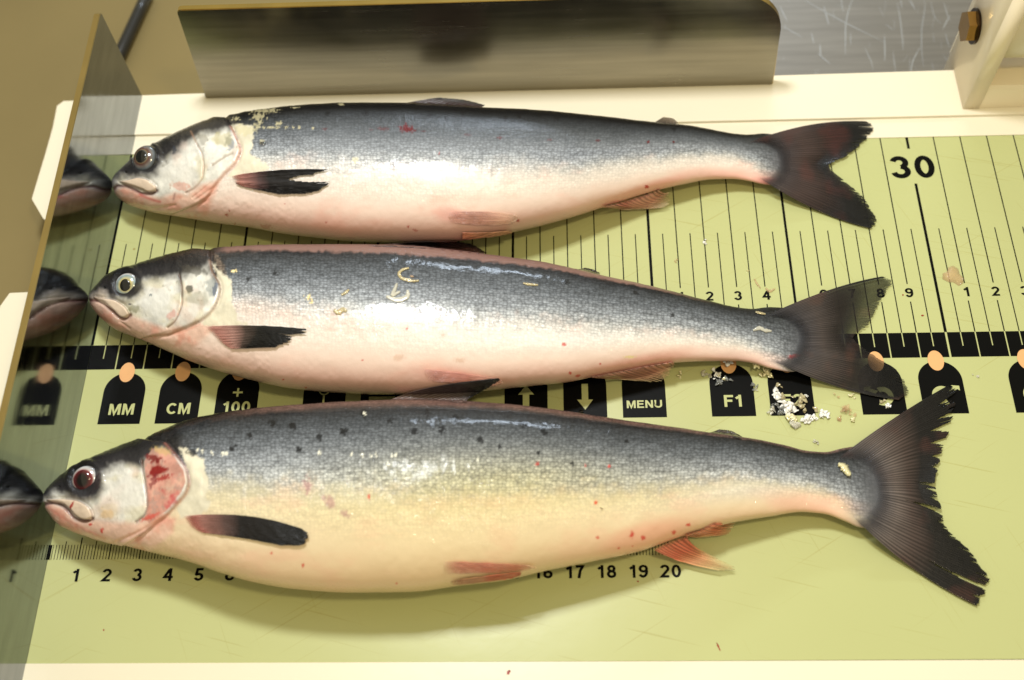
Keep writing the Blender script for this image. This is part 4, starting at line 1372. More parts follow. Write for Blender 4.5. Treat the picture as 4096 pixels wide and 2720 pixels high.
F1['parr'] = lambda X: 0.035 * sm(1900, 2200, X) * (1 - sm(2750, 2900, X)) * np.abs(((X / 165.0) % 1) * 2 - 1)
F1['stops'] = STOPS; F1['belly'] = BELLY; F1['pink'] = 0.42
F1['head'] = dict(
    xmax=1180, nos=(505, 690), step=0.07, eye=(584, 636, 46),
    cover=[(400, 1000), (400, 450), (900, 470), (925, 510), (943, 551), (961, 600), (943, 649), (900, 692), (862, 735), (822, 796), (765, 826), (700, 850), (640, 900)],
    crown=[(400, 760), (452, 735), (484, 699), (538, 703), (590, 706), (622, 694), (640, 660), (650, 640), (690, 621), (712, 600), (733, 573), (780, 556), (800, 535), (850, 530), (918, 520), (950, 500), (950, 350), (400, 350)],
    throat=[(440, 760), (495, 748), (538, 762), (569, 778), (603, 780), (640, 790), (700, 770), (750, 780), (800, 740), (880, 720), (830, 860), (700, 900), (500, 870), (440, 800)],
    cleith=[(925, 500), (960, 498), (1008, 505), (1010, 560), (1000, 610), (1040, 640), (1075, 670), (1020, 700), (950, 712), (910, 700), (950, 660), (968, 600), (948, 545)],
    jaw=[(482, 727), (521, 720), (551, 712), (582, 718), (608, 733), (625, 751), (622, 766), (599, 768), (569, 757), (540, 746), (505, 737)],
    lines=[([(456, 757), (470, 744), (495, 744), (538, 760), (569, 775), (603, 776), (625, 764)], 8, (96, 56, 58), 0.85),
           ([(765, 530), (788, 577), (811, 625), (815, 664), (812, 707), (798, 733), (777, 755), (744, 772)], 4, (160, 122, 98), 0.5),
           ([(925, 510), (943, 551), (961, 600), (943, 649), (900, 692), (862, 737), (822, 798), (765, 828)], 6, (206, 146, 126), 0.55),
           ([(850, 662), (900, 630), (930, 615)], 5, (140, 110, 80), 0.6),
           ([(560, 780), (620, 800), (640, 805)], 6, (186, 84, 76), 0.7),
           ([(700, 776), (695, 795)], 5, (150, 100, 96), 0.6)],
    grooves=[([(456, 757), (470, 744), (495, 744), (538, 760), (569, 775), (603, 776), (625, 764)], 7, 0.08),
             ([(788, 577), (811, 625), (815, 664), (812, 707), (798, 733), (777, 755), (744, 772)], 4, 0.05),
             ([(850, 662), (900, 630), (930, 615)], 5, 0.04), ([(500, 810), (600, 832), (700, 818)], 6, 0.03),
             ([(770, 790), (850, 730)], 3, .03), ([(785, 798), (862, 745)], 3, .03), ([(800, 806), (870, 765)], 3, .03)],
    spots=[(705, 700, 56, 42, 0, (224, 220, 212), .65), (698, 604, 8, 14, 0, (50, 54, 64), .8), (920, 575, 16, 26, -.2, (110, 122, 140), .7), (890, 560, 40, 26, .2, (176, 164, 104), .5), (812, 560, 20, 26, .3, (110, 104, 90), .5), (720, 745, 40, 16, .2, (222, 140, 116), .5)])  # leading pale spot paints the bright highlight of the cheek


def paint1(X, Y, T, S_):
    F = F1
    c, sheen, scale, gloss, w, r, q = flank(X, Y, T, S_, F)
    c = mixc(c, (120, 126, 140), 0.35 * np.exp(-((X - 2400) / 400) ** 2) * np.exp(-((T - .42) / .08) ** 2))
    c = mixc(c, (226, 146, 132), 0.55 * blob(X, Y, 2560, 770, 200, 24, -.35, .6))
    c = mixc(c, (226, 164, 150), 0.45 * blob(X, Y, 2950, 700, 190, 24, .05, .6))
    c = mixc(c, (214, 110, 104), 0.6 * blob(X, Y, 3090, 728, 60, 16, .1, .6))
    c = mixc(c, (222, 150, 140), 0.5 * blob(X, Y, 1800, 860, 60, 30, .1, .6))
    scale = scale * (1 - .5 * sm(1000, 1400, X) * (1 - sm(.2, .5, T)))
    c, sheen, scale, gloss = common_head(c, sheen, scale, gloss, X, Y, F)
    for k, (sx, sy) in enumerate([(1463, 456), (1515, 428), (1662, 438), (1720, 459), (1785, 474), (1852, 453), (2023, 474), (2075, 462), (2158, 456), (2228, 474), (1932, 450), (1310, 455), (2695, 518)]):
        c = mixc(c, (20, 19, 19), 0.6 * blob(X, Y, sx, sy, 10, 9, k, .5, .6, k))
    for (sx, sy, rx, ry, an, am) in [(1632, 520, 28, 13, .1, .95), (1622, 508, 8, 14, 0, .9), (1534, 517, 20, 7, .1, .5), (1692, 525, 9, 3, 0, .6), (1999, 551, 12, 5, 0, .6), (2391, 563, 8, 5, 0, .7), (2200, 560, 10, 4, 0, .5),
                                     (2593, 569, 5, 5, 0, .9), (2694, 569, 5, 4, 0, .9), (2587, 748, 7, 6, 0, .95), (2072, 880, 6, 8, 0, .8), (1632, 906, 4, 5, 0, .8), (1660, 920, 12, 4, .3, .5), (906, 860, 7, 5, 0, .8), (1139, 814, 3, 4, 0, .6),
                                     (1065, 906, 22, 9, .1, .4), (917, 842, 4, 4, 0, .6), (1305, 890, 5, 4, 0, .5), (1300, 516, 10, 4, 0, .5), (1757, 615, 4, 4, 0, .6), (1870, 540, 14, 4, 0, .4), (940, 895, 4, 4, 0, .5), (1485, 520, 8, 4, 0, .4)]:
        c = mixc(c, (92, 18, 20) if sy < 600 else (176, 40, 34), am * blob(X, Y, sx, sy, rx, ry, an, .35, .6, 5))
    for k, (sx, sy, rx, ry) in enumerate([(946, 474, 18, 8), (1034, 465, 26, 12), (1060, 442, 40, 9), (1114, 493, 10, 9), (1040, 490, 9, 8), (1053, 509, 6, 5), (1085, 509, 18, 4), (1110, 510, 6, 5), (1143, 509, 7, 4), (1172, 509, 5, 4), (1196, 510, 6, 5), (1253, 511, 5, 5),
                                              (1420, 640, 11, 15), (985, 520, 34, 20), (1180, 430, 14, 3), (1365, 418, 10, 4), (1050, 566, 10, 6)]):
        b = blob(X, Y, sx, sy, rx, ry, 0, .3, .8, k + 20)
        c = mixc(c, (206, 196, 156), 0.6 * b); scale *= (1 - .6 * b)
    scale = scale * (1 - sm(3060, 3170, X))
    c = mixc(c, (64, 60, 64), 0.9 * sm(3020, 3170, X + 60 * (T - .5)))
    return finish(c, sheen, scale, gloss)


F1['paint'] = paint1
F1['relief'] = head_relief(F1)
R1 = F1['root']

# ---------------------------------------------------------------- bodies, eyes and fins, back to front
fish_body(F1)
eye(R1, 584, 636, 0.52, [(0, (50, 52, 54)), (.42, (70, 72, 74)), (.47, (112, 96, 70)), (.56, (80, 44, 36)), (.72, (108, 100, 96)), (.85, (92, 100, 106)), (.97, (34, 34, 34)), (1.5, (24, 22, 22))], (1, 1.1), (1, 1.04, .75), .42, (14, 13, 12), 0.15, (-.22, .12), -0.4)
fish_body(F2)
eye(R2, 507, 1142, 0.43, [(0, (120, 120, 110)), (.45, (176, 160, 100)), (.6, (166, 166, 140)), (.76, (122, 144, 152)), (.88, (178, 176, 174)), (.98, (96, 92, 94)), (1.5, (40, 36, 36))], (.95, 1.05), (1, 1.03, .5), .48, (12, 11, 10), 0.03, (-.02, .02), -0.4)
fish_body(F3)
eye(R3, 343, 1922, 0.455, [(0, (60, 20, 20)), (.66, (110, 30, 34)), (.74, (186, 172, 168)), (.88, (176, 178, 180)), (.99, (90, 84, 84)), (1.5, (50, 44, 44))], (.92, 1.1), (1.03, 1.0, .55), .66, (74, 14, 20), 0.03, (-.12, .06), -0.4)

# tail of the top fish
P_tail = [(0, (60, 58, 62)), (.3, (66, 52, 50)), (.5, (48, 36, 34)), (.7, (19, 17, 16)), (1, (9, 9, 9))]
A_tail = [(0, 0), (.02, 0), (.17, .97), (.35, .98), (.6, .94), (.85, .93), (1, .8)]


def ztail(z0, z1, wave=0.05):
    def f(U, Vv, X, Y):
        g0 = np.maximum(zat(X, Y)[:, 3:4], z0)
        z = g0 + (z1 - g0) * sm(0, .62, Vv) + wave * np.sin(U * 9 + Vv * 3) * Vv
        g = zat(X, Y)
        for _ in range(5):
            g = (g + np.roll(g, 1, 1) + np.roll(g, -1, 1) + np.roll(g, 1, 0) + np.roll(g, -1, 0)) / 5
        return np.maximum(z, (g + .015) * (1 - sm(.45, .6, Vv)))
    return f


fin('tail_fin', R1,
    [(2985, 540), (3060, 545), (3120, 570), (3160, 610), (3172, 650), (3160, 685), (3130, 715), (3095, 735), (3050, 737)],
    [(3235, 500), (3280, 525), (3290, 565), (3280, 612), (3250, 656), (3280, 705), (3295, 750), (3300, 800), (3262, 837)],
    [(3482, 486), (3505, 514), (3468, 560), (3392, 622), (3318, 664), (3388, 730), (3466, 797), (3514, 887), (3494, 914)],
    ztail(.42, .14), fin_paint(P_tail, A_tail, (90, 44, 38), .35, seed=9, gap=.25), nu=260, nv=110, rays=38, ragged=.05, seed=4, inset=(2990, 640, .35), ray_amp=.006,
    slits=[(.10, .02, .82), (.2, .012, .86), (.62, .012, .8), (.7, .01, .82)])
fin('dorsal_fin', R1, [(1605, 416), (1770, 424), (1928, 432)], [(1680, 401), (1800, 412), (1930, 426)], [(1765, 391), (1850, 397), (1940, 419)],
    surf(.02, .03, 1.45), fin_paint([(0, (56, 46, 44)), (.5, (60, 44, 42)), (1, (20, 18, 18))], [(0, 1), (1, .98)], None, 0), nu=90, nv=30, rays=12, ragged=.05)
fin('adipose_fin', R1, [(2615, 492), (2660, 496), (2715, 502)], [(2640, 476), (2665, 480), (2705, 492)], [(2655, 468), (2690, 473), (2712, 490)],
    surf(.02, .03, 1.0), fin_paint([(0, (80, 72, 66)), (1, (120, 104, 84))], [(0, 1), (1, .9)], None, 0, ray_dark=.1), nu=40, nv=20, rays=5, ragged=.02)
P_pec = [(0, (216, 150, 134)), (.14, (176, 124, 116)), (.3, (84, 62, 62)), (.42, (26, 22, 23)), (1, (9, 9, 9))]
fin('pectoral_fin', R1, [(925, 705), (930, 716), (937, 726), (945, 735), (960, 742)], [(1120, 680), (1100, 702), (1110, 735), (1100, 758), (1050, 762)], [(1326, 679), (1255, 700), (1332, 722), (1225, 774), (1120, 776)],
    surf(.05, .07), fin_paint(P_pec, [(0, 0), (.1, .8), (.4, .97), (1, 1)], None, 0, gap=.1), us=[0, .3, .36, .75, 1], nu=150, nv=80, rays=14, ragged=.07, slits=[(.33, .05, .62)], seed=5)
fin('pelvic_fin', R1, [(1790, 850), (1793, 868), (1800, 888)], [(1930, 846), (1935, 870), (1930, 900)], [(2066, 862), (2082, 874), (2058, 892)],
    surf(.04, .06), fin_paint([(0, (234, 180, 166)), (.5, (230, 176, 158)), (1, (236, 206, 180))], [(0, 0), (.2, .5), (1, .35)], (214, 110, 100), .35, gap=.08, ray_dark=.04, edge_alpha=.3), nu=80, nv=60, rays=10, ragged=.05, ray_amp=.003)
fin('pelvic_fin', R1, [(1850, 930), (1850, 945), (1850, 958)], [(1940, 930), (1940, 942), (1945, 950)], [(2040, 922), (2052, 930), (2030, 938)],
    surf(.04, .10), fin_paint([(0, (200, 130, 104)), (1, (206, 160, 120))], [(0, .95), (1, .8)], None, 0, gap=.1), nu=50, nv=50, rays=7, ragged=.05)
P_anal = [(0, (236, 176, 160)), (.4, (230, 160, 142)), (.75, (232, 196, 164)), (1, (220, 206, 164))]
fin('anal_fin', R1, [(2400, 828), (2480, 806), (2560, 782), (2636, 758)], [(2460, 834), (2560, 830), (2610, 810), (2655, 772)], [(2530, 838), (2668, 828), (2692, 796), (2676, 768)],
    ztail(.8, .25), fin_paint(P_anal, [(0, .0), (.15, .7), (.5, .55), (1, .35)], (210, 90, 80), .35, gap=.3), nu=100, nv=60, rays=12, ragged=.16, seed=8)

# middle fish fins
fin('tail_fin', R2,
    [(3040, 1232), (3140, 1235), (3200, 1260), (3250, 1300), (3268, 1345), (3255, 1400), (3220, 1440), (3180, 1475), (3100, 1480)],
    [(3310, 1162), (3340, 1195), (3350, 1240), (3345, 1290), (3340, 1345), (3360, 1395), (3400, 1445), (3400, 1500), (3350, 1546)],
    [(3540, 1104), (3578, 1124), (3530, 1195), (3482, 1295), (3415, 1350), (3490, 1415), (3600, 1490), (3645, 1570), (3606, 1600)],
    ztail(.40, .12, .03), fin_paint([(0, (60, 61, 68)), (.3, (70, 62, 60)), (.52, (42, 36, 34)), (.75, (20, 18, 17)), (1, (9, 9, 9))], [(0, 0), (.02, 0), (.17, .97), (.3, .97), (.6, .80), (.8, .64), (1, .68)], (100, 66, 52), .3, gap=.46, ray_dark=.5), nu=330, nv=120, rays=52, ragged=.05, seed=6, inset=(3040, 1350, .35), ray_amp=.006)
fin('dorsal_fin', R2, [(1470, 984), (1700, 994), (1938, 1018)], [(1640, 969), (1790, 982), (1938, 1010)], [(1800, 964), (1885, 975), (1948, 1013)],
    surf(.03, .10), fin_paint([(0, (96, 76, 74)), (.5, (64, 54, 54)), (1, (30, 28, 28))], [(0, 1), (1, .98)], (140, 70, 60), .3), nu=110, nv=30, rays=12, ragged=.05)
fin('adipose_fin', R2, [(2300, 1078), (2350, 1088), (2400, 1100)], [(2330, 1074), (2360, 1080), (2398, 1094)], [(2340, 1072), (2375, 1080), (2400, 1093)],
    surf(.04, .08), fin_paint([(0, (60, 50, 46)), (1, (46, 40, 38))], [(0, 1), (1, .95)], None, 0, ray_dark=.1), nu=40, nv=16, rays=5, ragged=.02)
fin('pectoral_fin', R2, [(820, 1308), (838, 1326), (862, 1350), (890, 1375), (920, 1394)], [(1010, 1302), (1010, 1330), (1000, 1355), (985, 1380), (975, 1392)], [(1250, 1319), (1190, 1352), (1150, 1376), (1110, 1388), (1040, 1388)],
    surf(.05, .08), fin_paint([(0, (220, 150, 138)), (.25, (190, 144, 134)), (.42, (80, 66, 60)), (.56, (24, 22, 20)), (1, (9, 9, 9))], [(0, 0), (.1, .7), (.4, .95), (1, .97)], None, 0, gap=.15, ray_dark=.45), nu=150, nv=90, rays=16, ragged=.12, seed=11, slits=[(.2, .05, .75)])
fin('pelvic_fin', R2, [(1690, 1478), (1700, 1500), (1712, 1524)], [(1850, 1494), (1855, 1515), (1860, 1535)], [(2008, 1520), (2015, 1532), (1980, 1545)],
    surf(.04, .06), fin_paint([(0, (232, 176, 166)), (.5, (226, 160, 148)), (1, (230, 184, 166))], [(0, 0), (.2, .55), (1, .45)], (206, 110, 100), .3, gap=.08, ray_dark=.04, edge_alpha=.3), nu=80, nv=60, rays=10, ragged=.05, ray_amp=.003)
fin('anal_fin', R2, [(2360, 1508), (2460, 1488), (2570, 1466), (2690, 1448)], [(2430, 1514), (2540, 1508), (2620, 1488), (2694, 1452)], [(2510, 1520), (2630, 1530), (2678, 1508), (2700, 1456)],
    ztail(.8, .22), fin_paint(P_anal, [(0, .0), (.15, .7), (.5, .55), (1, .35)], (206, 100, 90), .35, gap=.3), nu=110, nv=60, rays=13, ragged=.14, seed=12)

# bottom fish fins
u3 = [0, .1, .2, .3, .4, .49, .5, .56, .62, .7, .82, .9, 1]
fin('tail_fin', R3,
    [(3340, 1797), (3430, 1802), (3480, 1820), (3520, 1850), (3550, 1890), (3565, 1920), (3566, 1925), (3570, 1960), (3570, 1990), (3560, 2030), (3520, 2080), (3490, 2112), (3440, 2108)],
    [(3565, 1680), (3605, 1694), (3630, 1735), (3645, 1800), (3655, 1870), (3650, 1925), (3650, 1930), (3655, 1960), (3670, 2012), (3670, 2062), (3690, 2140), (3690, 2205), (3648, 2270)],
    [(3800, 1538), (3836, 1550), (3822, 1664), (3786, 1776), (3756, 1870), (3744, 1936), (3744, 1944), (3752, 1975), (3774, 2056), (3778, 2092), (3900, 2222), (3968, 2325), (3920, 2428)],
    ztail(.45, .15, .06), fin_paint([(0, (70, 71, 78)), (.25, (98, 88, 84)), (.42, (72, 60, 56)), (.62, (24, 21, 20)), (1, (7, 7, 7))], [(0, 0), (.02, 0), (.17, .97), (.4, .98), (1, .96)], (84, 50, 42), .3, gap=.14, ray_dark=.5),
    us=u3, nu=360, nv=130, rays=50, ragged=.06, seed=14, inset=(3340, 1950, .3), ray_amp=.006,
    slits=[(.495, .008, .5), (.505, .006, .6), (.62, .016, .33), (.93, .008, .5), (.135, .016, .82), (.19, .010, .8), (.235, .022, .74), (.29, .018, .74), (.35, .014, .78), (.40, .010, .8), (.54, .014, .68), (.58, .008, .75), (.70, .007, .82), (.76, .006, .84)])
fin('dorsal_fin', R3, [(1560, 1600), (1720, 1602), (1868, 1610)], [(1735, 1548), (1830, 1568), (1870, 1598)], [(2014, 1513), (1972, 1542), (1886, 1588)],
    surf(.05, .10, 1.35), fin_paint([(0, (110, 88, 82)), (.4, (70, 58, 58)), (.8, (36, 32, 32)), (1, (12, 12, 12))], [(0, 1), (1, 1)], (90, 70, 60), .2, gap=0), nu=120, nv=80, rays=12, ragged=.04, seed=15)
fin('adipose_fin', R3, [(2835, 1732), (2890, 1742), (2968, 1756)], [(2865, 1722), (2905, 1728), (2960, 1748)], [(2880, 1719), (2925, 1724), (2968, 1747)],
    surf(.04, .08), fin_paint([(0, (50, 46, 44)), (1, (74, 66, 54))], [(0, 1), (1, .95)], None, 0, ray_dark=.1), nu=50, nv=16, rays=5, ragged=.02)
fin('pectoral_fin', R3, [(733, 2066), (742, 2080), (752, 2094), (766, 2110), (800, 2130)], [(985, 2064), (985, 2092), (985, 2118), (985, 2140), (960, 2150)], [(1215, 2120), (1240, 2140), (1236, 2160), (1205, 2182), (1130, 2182)],
    surf(.05, .08), fin_paint([(0, (206, 110, 100)), (.14, (180, 128, 118)), (.32, (96, 74, 70)), (.45, (26, 22, 22)), (1, (8, 8, 8))], [(0, 0), (.1, .8), (.4, .97), (1, 1)], None, 0, gap=.05, ray_dark=.4), nu=150, nv=100, rays=14, ragged=.035, seed=16)
fin('pelvic_fin', R3, [(1770, 2245), (1772, 2270), (1780, 2296)], [(1955, 2252), (1955, 2270), (1950, 2292)], [(2118, 2262), (2152, 2271), (2092, 2282)],
    surf(.04, .06), fin_paint([(0, (232, 190, 160)), (.5, (228, 164, 136)), (1, (236, 204, 160))], [(0, 0), (.2, .45), (1, .4)], (206, 90, 70), .5, gap=.08, ray_dark=.12, edge_alpha=.3), nu=80, nv=60, rays=8, ragged=.05, ray_amp=.004)
fin('pelvic_fin', R3, [(1800, 2325), (1802, 2334), (1806, 2342)], [(1940, 2306), (1940, 2318), (1945, 2328)], [(2088, 2288), (2090, 2298), (2050, 2312)],
    surf(.03, .10), fin_paint([(0, (206, 160, 124)), (1, (196, 130, 96))], [(0, 0), (.2, .7), (1, .6)], (190, 60, 40), .5, gap=.1), nu=50, nv=50, rays=6, ragged=.05)
fin('anal_fin', R3, [(2612, 2196), (2650, 2176), (2695, 2158), (2738, 2142), (2742, 2140), (2800, 2120), (2862, 2092)], [(2730, 2246), (2755, 2230), (2790, 2212), (2780, 2180), (2768, 2150), (2850, 2134), (2895, 2094)],
    [(2900, 2284), (2960, 2280), (2900, 2244), (2840, 2205), (2830, 2156), (2916, 2136), (2948, 2092)],
    ztail(.85, .25), fin_paint([(0, (232, 150, 124)), (.35, (222, 122, 98)), (.7, (226, 172, 122)), (1, (216, 204, 146))], [(0, 0), (.12, .8), (.5, .65), (1, .4)], (206, 84, 66), .4, gap=.25), us=[0, .2, .4, .52, .54, .8, 1], nu=160, nv=80, rays=16, ragged=.1, seed=17,
    slits=[(.53, .05, .12)])


# ------------------------------------------------------------------ loose scales, skin scraps and droplets
def flakes(px, py, r_px, mat, n, seed, zoff=0.0, name='loose_scale', spread=1.0, height=1.0):
    """a little heap of curved scale discs, one object"""
    rr = random.Random(seed)
    bm = bmesh.new()
    z0 = float(zat(px, py)) + zoff
    base = Vector(inv(px, py, z0))
    s = r_px / 115.0
    for k in range(n):
        r = s * rr.uniform(.35, .62) if n > 1 else s
        ox, oy = (rr.gauss(0, .45) * s * spread, rr.gauss(0, .4) * s * spread) if n > 1 else (0, 0)
        oz = 0.02 + rr.random() * 0.5 * s * height if n > 1 else 0.03
        rot = Matrix.Rotation(rr.uniform(-.8, .8) if n > 1 else .08, 4, 'X') @ Matrix.Rotation(rr.uniform(-.8, .8) if n > 1 else .05, 4, 'Y') @ Matrix.Rotation(rr.random() * 6.28, 4, 'Z')
        c = bm.verts.new(base + Vector((ox, oy, oz + .2 * r)))
        ringv = []
        for rad, zz in ((.55, .14), (1.0, -.05)):
            ring_ = []
            for q in range(12):
                a = q / 12 * 6.283
                rj = r * rad * (1 + .22 * math.sin(3 * a + k) + rr.uniform(-.12, .12))
                p = rot @ Vector((rj * math.cos(a), rj * .85 * math.sin(a), zz * r))
                ring_.append(bm.verts.new(base + Vector((ox, oy, max(oz, abs(0) + .02))) + p))
            ringv.append(ring_)
        for q in range(12):
            bm.faces.new((c, ringv[0][q], ringv[0][(q + 1) % 12]))
            bm.faces.new((ringv[0][q], ringv[1][q], ringv[1][(q + 1) % 12], ringv[0][(q + 1) % 12]))
    for v in bm.verts:
        v.co.z = max(v.co.z, z0 + 0.015) if z0 < 0.3 else v.co.z
        v.co *= CM
    me = bpy.data.meshes.new(name); bm.to_mesh(me); bm.free()
    o = link(name, me, M[mat], None, True)
    so = o.modifiers.new('thickness', 'SOLIDIFY'); so.thickness = 0.012 * CM
    return o


g = 'loose fish scales scattered on the board'
CL = [  # px, py, radius px, material, pieces, label
    (2910, 1453, 17, 'fl_bright', 7, 'pearly scales stuck to the tan sensor of the F1 key'),
    (3024, 1461, 15, 'fl_gold', 6, 'small golden white scale clump under the middle fish, right of the F1 key'),
    (3061, 1499, 23, 'fl_gold', 10, 'golden white elongated scale clump at the upper left corner of the F2 key'),
    (2824, 1494, 20, 'fl_clear', 5, 'clear curled scale left of the F1 key'),
    (2862, 1496, 20, 'fl_bright', 8, 'bright clump of scales on the upper left shoulder of the F1 key'),
    (2880, 1510, 14, 'fl_gold', 4, 'golden scales on the F1 key just below the pearly clump'),
    (2874, 1532, 20, 'fl_grey', 7, 'dark grey scale heap inside the F1 key, lowest of its left group'),
    (2903, 1519, 17, 'fl_grey', 6, 'green grey scales below the sensor of the F1 key'),
    (3005, 1548, 18, 'fl_grey', 5, 'grey scale on the right edge of the F1 key'),
    (3029, 1558, 10, 'fl_clear', 3, 'thin pale scale beside the right edge of the F1 key'),
    (3122, 1548, 17, 'fl_tan', 3, 'single tan oval scale high on the F2 key'),
    (3099, 1581, 23, 'fl_bright', 9, 'white jagged scale heap on the left edge of the F2 key'),
    (3138, 1585, 22, 'fl_tan', 5, 'tan translucent scales over the legend of the F2 key'),
    (3196, 1588, 24, 'fl_tan', 6, 'large round tan scale over the middle of the F2 key'),
    (3186, 1620, 24, 'fl_tan', 7, 'tan scales in the lower middle of the F2 key'),
    (3221, 1584, 9, 'fl_bright', 4, 'tiny white scale near the right edge of the F2 key'),
    (3146, 1619, 24, 'fl_bright', 12, 'brightest white scale heap on the lower F2 key'),
    (3158, 1645, 24, 'fl_bright', 11, 'creamy scale heap crossing the bottom edge of the F2 key'),
    (3168, 1672, 22, 'fl_gold', 9, 'yellowish scale heap just below the F2 key'),
    (3122, 1648, 18, 'fl_grey', 7, 'grey scales at the bottom left of the F2 key'),
    (3086, 1648, 18, 'fl_clear', 6, 'clear scales at the bottom left corner of the F2 key'),
    (3096, 1626, 14, 'fl_grey', 5, 'curled ring shaped scale on the left of the F2 key'),
    (3224, 1641, 17, 'fl_tan', 3, 'round tan scale at the bottom right of the F2 key'),
    (3258, 1646, 17, 'fl_tan', 3, 'round greyish scale on the bottom right corner of the F2 key'),
    (3177, 1700, 24, 'fl_clear', 10, 'silvery wet scales lowest below the F2 key'),
    (3228, 1685, 22, 'fl_bright', 9, 'sparkling scales below the right half of the F2 key'),
    (3250, 1673, 16, 'fl_bright', 6, 'bright narrow scales below the bottom right corner of the F2 key'),
    (3297, 1661, 22, 'fl_bright', 9, 'bright white scale clump on green panel right of the F2 key'),
    (3412, 1682, 15, 'fl_gold', 6, 'golden scale clump nearest the upper edge of the bottom tail'),
    (3381, 1640, 26, 'fl_pink', 5, 'faint pinkish scales on green panel left of the backward arrow key'),
    (3402, 1655, 16, 'fl_pink', 3, 'faint pink scale just above the golden clump'),
    (3352, 1672, 16, 'fl_pink', 4, 'faint pink scales left of the golden clump'),
    (3348, 1584, 13, 'fl_pink', 2, 'faint tan scale below the middle tail'),
    (3406, 1584, 12, 'fl_gold', 5, 'small gold scales under the lower edge of the middle tail'),
    (2717, 1503, 13, 'fl_gold', 6, 'single golden scale clump right of the middle anal fin'),
    (2820, 968, 13, 'fl_bright', 5, 'bright scale between the top and middle fish near the 22 line'),
    (2703, 1045, 9, 'fl_pink', 3, 'pale speck of skin on the 20s lines above the middle fish'),
    (3905, 1506, 11, 'fl_clear', 3, 'clear droplet like scale on blank green right of the turning arrow key'),
    (3556, 1624, 15, 'fl_bright', 6, 'silvery scales on the backward arrow key below the middle tail'),
    (3526, 1608, 14, 'fl_tan', 4, 'yellowish scale on the backward arrow key beside silvery ones'),
    (3262, 1769, 13, 'fl_clear', 5, 'faint clear scales between the F2 key and the bottom tail'),
    (2990, 1085, 6, 'fl_pink', 2, 'tiny pale scale on the 23 line above the middle tail'),
    (1640, 1100, 0, '', 0, ''),
]
for i, (px, py, r, mt, n, lb) in enumerate(CL):
    if n:
        o = flakes(px, py, r, mt, n, 100 + i)
        tag(o, lb, 'fish scale', g)


def ribbon(pts, wpx, mat, name, label, cat, z=None, seed=0, off=0.015, curl=0.04):
    """a thin crinkled scrap following traced points"""
    pts = smooth_line(pts, 5)
    rr = np.random.default_rng(seed)
    n = len(pts)
    d = np.gradient(pts, axis=0); d /= np.linalg.norm(d, axis=1)[:, None] + 1e-9
    nn = np.stack([-d[:, 1], d[:, 0]], 1)
    w = 0.8 * wpx * (0.35 + 0.65 * np.sin(np.linspace(0.15, 3.0, n))) * (0.75 + 0.5 * rr.random(n))
    rows = []
    for k in np.linspace(-1, 1, 5):
        p = pts + nn * (w * k)[:, None]
        zz = (zat(p[:, 0], p[:, 1]) if z is None else z) + off + curl * (1 - k * k) * (0.4 + 0.6 * rr.random(n))
        rows.append(inv(p[:, 0], p[:, 1], zz))
    V = np.stack(rows, 1)
    idx = np.arange(n * 5).reshape(n, 5)
    q = np.stack([idx[:-1, :-1], idx[1:, :-1], idx[1:, 1:], idx[:-1, 1:]], -1).reshape(-1, 4)
    o = from_arrays(name, V.reshape(-1, 3), q, M[mat], None, True)
    so = o.modifiers.new('thickness', 'SOLIDIFY'); so.thickness = 0.012 * CM
    tag(o, label, cat)
    return o


ribbon([(1636, 1072), (1612, 1078), (1596, 1095), (1606, 1112), (1632, 1120), (1655, 1124), (1676, 1122)], 8, 'fl_scrap', 'skin_scrap', 'curved golden skin scrap with a blood speck on the back of the middle fish', 'skin scrap', seed=1)
ribbon([(1640, 1104), (1655, 1107)], 5, 'fl_pink', 'skin_scrap', 'tiny reddish shred inside the curved golden scrap', 'skin scrap', seed=2)
ribbon([(1588, 1132), (1580, 1155), (1568, 1182), (1600, 1166)], 10, 'fl_clear', 'skin_scrap', 'clear folded membrane below the golden scrap on the middle fish', 'skin scrap', seed=3)
ribbon([(1545, 1185), (1590, 1200), (1632, 1180), (1630, 1160)], 12, 'fl_clear', 'skin_scrap', 'faint wide membrane patch under the folded one on the middle fish', 'skin scrap', seed=4, curl=.02)
ribbon([(1365, 1180), (1380, 1172), (1396, 1158)], 7, 'fl_scrap', 'skin_scrap', 'thin pale gold shred left of the folded membrane', 'skin scrap', seed=5)
ribbon([(2092, 1132), (2115, 1137), (2152, 1140)], 6, 'fl_scrap', 'skin_scrap', 'small gold and black scrap under the bluish highlight of the middle fish', 'skin scrap', seed=6)
ribbon([(1336, 1240), (1352, 1250), (1372, 1238), (1386, 1246)], 13, 'fl_scrap', 'skin_scrap', 'iridescent orange and blue scale patch on the middle flank', 'skin scrap', seed=7, curl=.03)
ribbon([(3022, 1247), (3040, 1252), (3062, 1256)], 6, 'fl_scrap', 'skin_scrap', 'orange gold shred on the upper edge of the middle tail root', 'skin scrap', seed=8)
ribbon([(3012, 1322), (3040, 1312), (3060, 1322), (3086, 1324)], 9, 'fl_clear', 'skin_scrap', 'clear scale patch on the middle of the middle tail root', 'skin scrap', seed=9, curl=.03)
ribbon([(3018, 1115), (3028, 1135), (3042, 1152)], 3.5, 'fl_pink', 'skin_scrap', 'thin pink strand left of the numeral 4 above the middle tail', 'skin scrap', seed=10)
ribbon([(3062, 1152), (3078, 1165), (3100, 1155)], 6, 'fl_pink', 'skin_scrap', 'pink scrap lying across the numeral 4', 'skin scrap', seed=11)
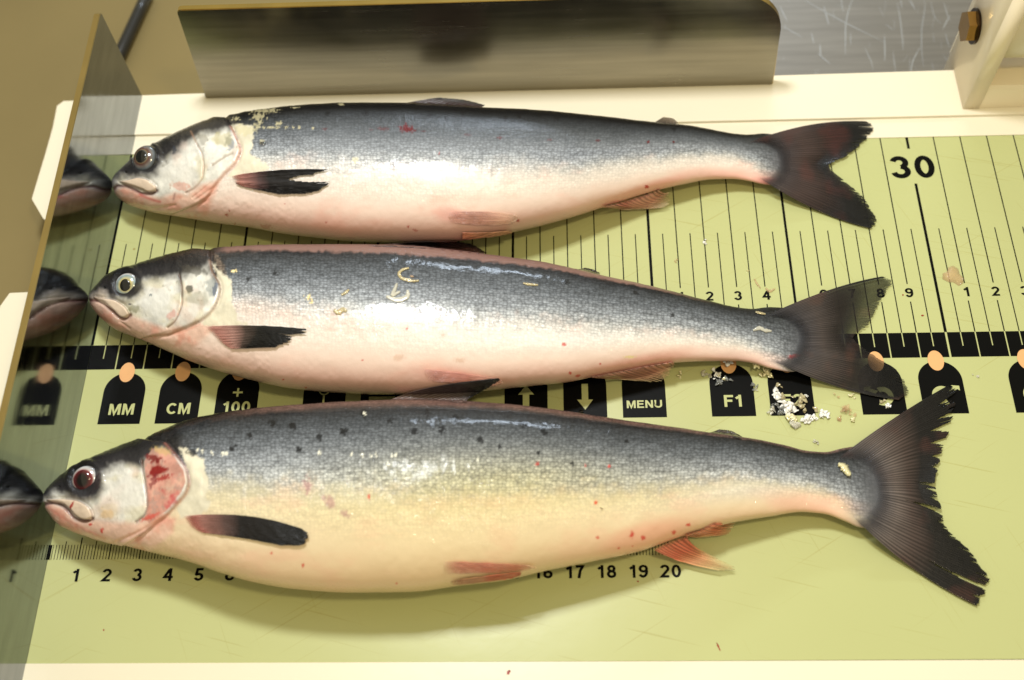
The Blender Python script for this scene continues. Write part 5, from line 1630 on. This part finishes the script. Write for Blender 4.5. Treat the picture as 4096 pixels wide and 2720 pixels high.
ribbon([(3352, 1858), (3368, 1862), (3384, 1882), (3400, 1902)], 19, 'fl_gold', 'loose_scale', 'large iridescent gold scale on the tail root of the bottom fish', 'fish scale', seed=12, curl=.12, off=.04)
ribbon([(2400, 2030), (2412, 2034)], 1.0, 'fl_scrap', 'skin_scrap', 'tiny gold shred on the rear flank of the bottom fish', 'skin scrap', seed=13)
# translucent membrane disc by the 31 line
o = flakes(3812, 1105, 45, 'fl_pink', 1, 77)
tag(o, 'round peach coloured translucent membrane on the panel right of the thick 30 line', 'membrane')


def drop(px, py, r_px, label, sx=1.0, hz=.6):
    z0 = float(zat(px, py))
    z0 = max(z0, .02)
    c = inv(px, py, z0)
    bm = bmesh.new()
    bmesh.ops.create_uvsphere(bm, u_segments=20, v_segments=12, radius=r_px / 115.0)
    for v in bm.verts:
        v.co.x *= sx; v.co.z *= hz
        v.co += Vector(c)
        v.co.z = max(v.co.z, z0 * .98 if z0 > .3 else .006)
    o = bm_obj('water_drop', bm, M['water'], None, True)
    tag(o, label, 'water drop', 'water drops')


drop(3718, 2051, 13, 'clear water drop at the notch of the bottom tail', 1.1)
drop(1050, 575, 11, 'clear drop on the shoulder of the top fish behind its gill cover', 1.5)
drop(2325, 1646, 8, 'small drop on the downward arrow key', 1.3)
M['blood'] = simple('dried_blood', (150, 34, 22), 0.25, coat=0.6)
for x, y, rx, ry, an in [(2034, 2690, 6, 10, .5), (2874, 2588, 3, 18, -.45), (415, 2520, 3, 4, 0), (3690, 1262, 5, 3, 0), (3612, 1180, 3, 3, 0), (2552, 2326, 4, 3, 0.5)]:
    pts = []
    for q in range(14):
        a = q / 14 * 6.283
        r_ = 1 + .35 * math.sin(2.3 * q + x)
        u, v = rx * math.cos(a) * r_, ry * math.sin(a) * r_
        w3 = inv(x + u * math.cos(an) - v * math.sin(an), y + u * math.sin(an) + v * math.cos(an), 0.04 if y > 2640 else 0.0)
        pts.append((float(w3[0]), float(w3[1])))
    flat([pts[::-1]], 'blood_stain', M['blood'], z=0.036 if y > 2640 else 0.008)
